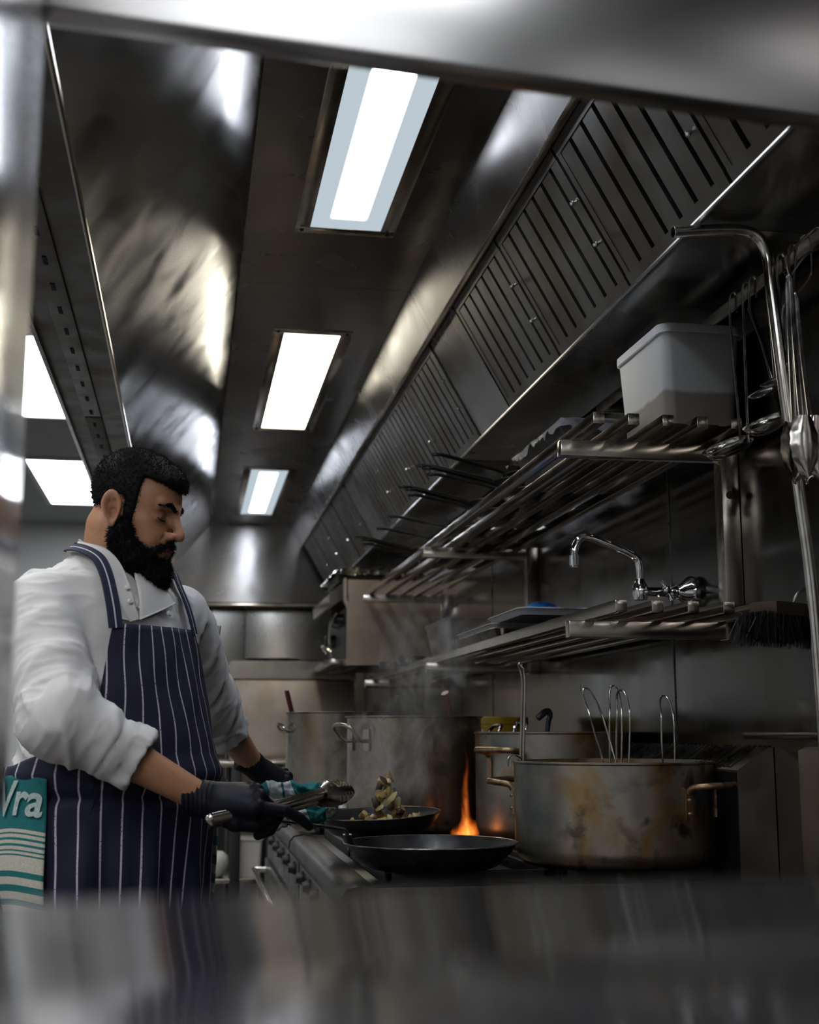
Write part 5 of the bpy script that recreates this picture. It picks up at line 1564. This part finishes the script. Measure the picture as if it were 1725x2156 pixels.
# --- gloved hands
def hand(name, w, a, n, side, curls, thumb, parent, scale=1.0, mat='glove'):
    """w wrist, a forward axis, n back of the hand, side=+1 thumb at a x n side"""
    a = np.array(a, float); a /= np.linalg.norm(a); n = np.array(n, float); n -= a * (n @ a); n /= np.linalg.norm(n)
    s = np.cross(n, a) * side
    def L(x, y, z): return np.array(w) + (a * x + s * y + n * z) * scale
    segs = []
    K = [(.088, .029, .000), (.092, .0095, .004), (.087, -.0095, .002), (.079, -.027, -.004)]
    LEN = [(.043, .026, .021), (.047, .030, .022), (.043, .028, .022), (.033, .021, .019)]
    RAD = [.0102, .0105, .0100, .0088]
    for (k, ln, rd, cu) in zip(K, LEN, RAD, curls):
        p = np.array(k); ang = 0; pts = [p]
        sp_ = cu[3] if len(cu) > 3 else 0
        for l_, c in zip(ln, cu[:3]):
            ang += R(c); p = p + np.array([math.cos(ang) * l_, math.sin(R(sp_)) * l_, -math.sin(ang) * l_]); pts.append(p)
        segs.append((pts, rd))
    def sd(P):
        d = s_cap(P, L(-.05, 0, 0), L(.0, 0, .0), .030 * scale, .0275 * scale)
        for i, (pts, rd) in enumerate(segs):
            d = smin(d, s_cap(P, L(.004, pts[0][1] * .55, -.002), L(*(pts[0] - np.array([.006, 0, .005]))), .0185 * scale, .0135 * scale), .012)
        d = smin(d, s_cap(P, L(.02, .012, -.010), L(.05, .016, -.012), .017 * scale, .012 * scale), .015)
        d = smin(d, s_cap(P, L(.02, -.018, -.012), L(.06, -.022, -.012), .015 * scale, .011 * scale), .015)
        th = [L(*t) for t in thumb]
        dt = smin(s_cap(P, th[0], th[1], .0165 * scale, .0125 * scale), s_cap(P, th[1], th[2], .0120 * scale, .0105 * scale), .004)
        dt = smin(dt, s_cap(P, th[2], th[3], .0108 * scale, .0085 * scale), .003)
        d = smin(d, dt, .010)
        for pts, rd in segs:
            f = None
            for i in range(3):
                c = s_cap(P, L(*pts[i]), L(*pts[i + 1]), rd * (1 - .08 * i) * scale, rd * (.92 - .08 * i) * scale)
                f = c if f is None else smin(f, c, .002)
            f = smin(f, s_ell(P, L(*(pts[0] + np.array([0, 0, .002]))), (rd * 1.12 * scale,) * 3), .004)
            d = smin(d, f, .0035)
        x = ((P - np.array(w)) @ a) / scale
        wr = np.clip(1 - np.abs(x + .012) / .035, 0, 1)
        d = d - .0018 * np.sin(x * 900 + 3 * np.sin(((P - np.array(w)) @ s) * 60)) * wr
        return smax(d, -(x + .032) * scale, .003)
    c = L(.06, 0, -.01)
    V, Q = nets(sd, c - .15, c + .15, .0026)
    return np_mesh(name, V, Q, mat, parent)
M['glove'] = plain('black_nitrile', (.0065, .0065, .011), .5, var=.2, sc=40, bump=.0006, spec=.14)
hand('glove', wrN, (.985, -.02, .03), (-.10, -.55, .83), -1,
     [(8, 22, 14, 6), (52, 62, 40, 0), (58, 66, 42, -2), (60, 66, 42, -5)],
     [(.022, .022, -.012), (.052, .038, -.024), (.082, .036, -.030), (.104, .026, -.030)], person, 1.12)
hand('glove', wrF, (.86, .28, -.42), (.1, -.45, .88), 1,
     [(30, 45, 30, 2), (42, 55, 38, 0), (46, 58, 40, -2), (50, 58, 40, -4)],
     [(.020, .022, -.012), (.050, .042, -.022), (.080, .042, -.028), (.104, .034, -.032)], person, 1.05)

# --- tongs in the near hand
t = thing('tongs', 'steel tongs with scalloped heads gripped in the cook\'s near gloved hand', 'tongs', (.18, 2.40, 1.06))
tail = Vector((.045, 2.318, 1.048)); grip = Vector((.150, 2.372, 1.062)); tip = Vector((.305, 2.565, 1.086))
ax = (tip - grip).normalized(); sdv = Vector((.3, -.85, .5)).normalized(); sdv = (sdv - ax * sdv.dot(ax)).normalized(); bn = ax.cross(sdv)
for s in (-1, 1):
    m = MB()
    base_ = [tail + sdv * s * .004, tail.lerp(grip, .5) + sdv * s * .010, grip + sdv * s * .010, grip.lerp(tip, .5) + sdv * s * .012, tip - ax * .075 + sdv * s * .015]
    m.tube(base_, 1, 12, smooth=6, flat=(.0105, .0028))
    m.tube([p + sdv * s * .002 for p in base_[1:]], 1, 8, smooth=6, flat=(.0030, .004))
    # spoon shaped scalloped head
    vs = []; fs = []; NN = 26; KK = 10
    h0 = tip - ax * .085 + sdv * s * .015
    for i in range(NN + 1):
        u = i / NN; wv = .024 * (math.sin(math.pi * min(1, .14 + u * .80)) ** .55) + .0016 * abs(math.sin(u * 26)) * (u > .2)
        if u > .97: wv *= .75
        for layer in (0, 1):
            for k in range(KK + 1):
                v = (k / KK - .5) * 2
                dep = .011 * (1 - v * v) * math.sin(math.pi * min(1, .25 + u * .7)) + .0016 * math.sin(u * 40) * abs(v) * (u > .25)
                vs.append(h0 + ax * (.118 * u) + bn * (wv * v) + sdv * s * (dep - .004 + layer * .0014) - sdv * s * .012 * u)
    W2 = 2 * (KK + 1)
    for i in range(NN):
        for layer in (0, 1):
            for k in range(KK):
                a_ = i * W2 + layer * (KK + 1) + k; fs.append((a_, a_ + 1, a_ + W2 + 1, a_ + W2))
        for k in (0, KK):
            a_ = i * W2 + k; fs.append((a_, a_ + KK + 1, a_ + KK + 1 + W2, a_ + W2))
    for i in (0, NN):
        for k in range(KK): a_ = i * W2 + k; fs.append((a_, a_ + 1, a_ + KK + 2, a_ + KK + 1))
    m.raw(vs, fs); m.build('arm', 'tool', t, 50)
m = MB(); m.tube([tail + sdv * .007 - ax * .002, tail - ax * .006, tail - sdv * .007 - ax * .002], 1, 8, smooth=4, flat=(.0105, .004)); m.build('hinge', 'tool', t)

# --- towels
def towel_mat(name, stops):
    mt, nt, b = newmat(name)
    uvn = nt.nodes.new('ShaderNodeUVMap'); sx = nt.nodes.new('ShaderNodeSeparateXYZ'); link(nt, uvn.outputs[0], sx.inputs[0])
    c = ramp(nt, sx.outputs[1], stops); c.color_ramp.interpolation = 'CONSTANT'
    n = noise_node(nt, 260, 2); g = ramp(nt, n.outputs[0], [(.3, .78), (.7, 1.0)])
    mx = nt.nodes.new('ShaderNodeMix'); mx.data_type = 'RGBA'; mx.blend_type = 'MULTIPLY'; mx.inputs[0].default_value = 1
    link(nt, c.outputs[0], mx.inputs[6]); link(nt, g.outputs[0], mx.inputs[7]); link(nt, mx.outputs[2], b.inputs['Base Color'])
    b.inputs['Roughness'].default_value = .9
    bp = nt.nodes.new('ShaderNodeBump'); bp.inputs['Distance'].default_value = .0006; link(nt, n.outputs[0], bp.inputs['Height']); link(nt, bp.outputs[0], b.inputs['Normal'])
    return mt
TEAL = (.010, .165, .165); CREAM = (.60, .56, .46)
bands = [(0, TEAL)]
for a, c in ((.245, CREAM), (.258, TEAL), (.268, CREAM), (.283, TEAL), (.293, CREAM), (.312, TEAL), (.322, CREAM), (.336, TEAL), (.346, CREAM), (.358, TEAL), (.366, CREAM), (.435, TEAL), (.462, CREAM), (.500, TEAL), (.528, CREAM), (.566, TEAL), (.592, CREAM), (.628, TEAL), (.655, CREAM), (.690, TEAL), (.76, CREAM)):
    bands.append((a, c))
M['towel'] = towel_mat('teal_striped_towel', bands)
ZT, ZBt = 1.118, .74
def towel_pt(u, v, off):
    ph = np.radians(-74 - 54 * u) ; z = ZT - (ZT - ZBt) * v
    z = z + .006 * np.sin(u * 5)
    r, D = wrap_r(np.atleast_1d(ph), np.atleast_1d(z), .008, hull)
    r = r + off + .006 + .006 * np.sin(u * 6 + v * 3) * v + .008 * v
    return (TO + D * r[:, None] + TU * np.atleast_1d(z)[:, None])
u, v = np.meshgrid(np.linspace(0, 1, 40), np.linspace(0, 1, 60), indexing='ij'); u = u.ravel(); v = v.ravel()
P = towel_pt(u, v, .006)
t = thing('tea_towel', 'teal and cream striped towel hanging from the cook\'s apron waist', 'towel', tuple(P[0]))
F_ = [(i * 60 + j, i * 60 + j + 1, (i + 1) * 60 + j + 1, (i + 1) * 60 + j) for i in range(39) for j in range(59)]
o = np_mesh('cloth', P, F_, 'towel', t, uvs=np.stack([u, v], 1)); sm = o.modifiers.new('thickness', 'SOLIDIFY'); sm.thickness = .003; sm.offset = 1
fc_ = bpy.data.curves.new('lettering', 'FONT'); fc_.body = 'Vra'; fc_.size = 1.0; fc_.extrude = 0; fc_.offset = .02; fc_.shear = .25; fc_.resolution_u = 6
fo = bpy.data.objects.new('lettering_tmp', fc_); COL.objects.link(fo); bpy.context.view_layer.update()
lm = bpy.data.meshes.new_from_object(fo.evaluated_get(bpy.context.evaluated_depsgraph_get())); bpy.data.objects.remove(fo)
bm = bmesh.new(); bm.from_mesh(lm); bmesh.ops.triangulate(bm, faces=bm.faces[:]); bmesh.ops.subdivide_edges(bm, edges=bm.edges[:], cuts=2, use_grid_fill=True)
bm.to_mesh(lm); bm.free()
lc = np.array([v_.co[:] for v_ in lm.vertices]); w_ = lc[:, 0].max()
uu = .60 - (lc[:, 0] / w_) * .58; vv = .185 - lc[:, 1] * .16 / .72 + (lc[:, 0] / w_) * -.01
P2 = towel_pt(uu, vv, .0105)
for i_, v_ in enumerate(lm.vertices): v_.co = P2[i_]
lm.name = 'lettering'
finish('lettering', lm, plain('towel_print', (.42, .52, .48), .9, var=.2, sc=200), t, 180)
# edge of a second towel on the cook's far side
P = []
for i in range(12):
    for j in range(40):
        u_, v_ = i / 11, j / 39
        ph = np.radians(np.array([56 + 16 * u_])); z = np.array([1.07 - .40 * v_]); r, D = wrap_r(ph, z, .008, hull)
        P.append((TO + D * (r + .016 + .014 * v_)[:, None] + TU * z[:, None])[0])
t = thing('tea_towel', 'teal striped towel edge showing on the far side of the apron skirt', 'towel', tuple(P[0]))
bands2 = [(0, TEAL)] + [(a_, c_) for k_ in range(9) for a_, c_ in ((.05 + .09 * k_, CREAM), (.09 + .09 * k_, TEAL))]
M['towel2'] = towel_mat('teal_band_towel', bands2)
o = np_mesh('cloth', P, [(i * 40 + j, i * 40 + j + 1, (i + 1) * 40 + j + 1, (i + 1) * 40 + j) for i in range(11) for j in range(39)], 'towel2', t, uvs=[(i / 11, j / 39) for i in range(12) for j in range(40)])
sm = o.modifiers.new('thickness', 'SOLIDIFY'); sm.thickness = .003
# folded towel used as a pot holder round the tossing pan's handle
t = thing('pot_towel', 'crumpled teal and white towel wrapped round the tossed pan handle', 'towel', (.27, 3.08, 1.03))
def cloth_blob(P):
    d = s_cap(P, (.175, 2.985, 1.075), (.330, 3.135, 1.042), .016, .036)
    d = smin(d, s_cap(P, (.20, 3.0, 1.005), (.30, 3.08, 1.015), .016, .026), .02)
    d = smin(d, s_cap(P, (.12, 2.93, 1.028), (.21, 3.01, .998), .006, .014), .02)
    return smin(d, s_cap(P, (.29, 3.1, .985), (.33, 3.13, 1.02), .012, .02), .02)
V, Q = nets(cloth_blob, (.06, 2.86, .92), (.42, 3.24, 1.14), .0045)
N = grad(cloth_blob, V, .004)
dd = np.array([.010 * ridged(mnoise.noise(Vector((v_[0] * 30 + v_[2] * 22, v_[1] * 18, v_[2] * 60)))) + .005 * mnoise.noise(Vector(v_) * 90) for v_ in V]) - .006
V = V + N * dd[:, None]
uvv = np.stack([V[:, 0], np.mod((V[:, 0] - .12) / .24 + (V[:, 2] - 1.03) * 1.1 + .05 * np.sin(V[:, 0] * 60), 1.0)], 1)
WH = (.55, .60, .57)
M['towel3'] = towel_mat('pot_towel_cloth', [(0, TEAL), (.10, WH), (.20, TEAL), (.26, WH), (.46, TEAL), (.50, WH), (.60, TEAL), (.88, WH)])
np_mesh('cloth', V, Q, 'towel3', t, uvs=uvv)
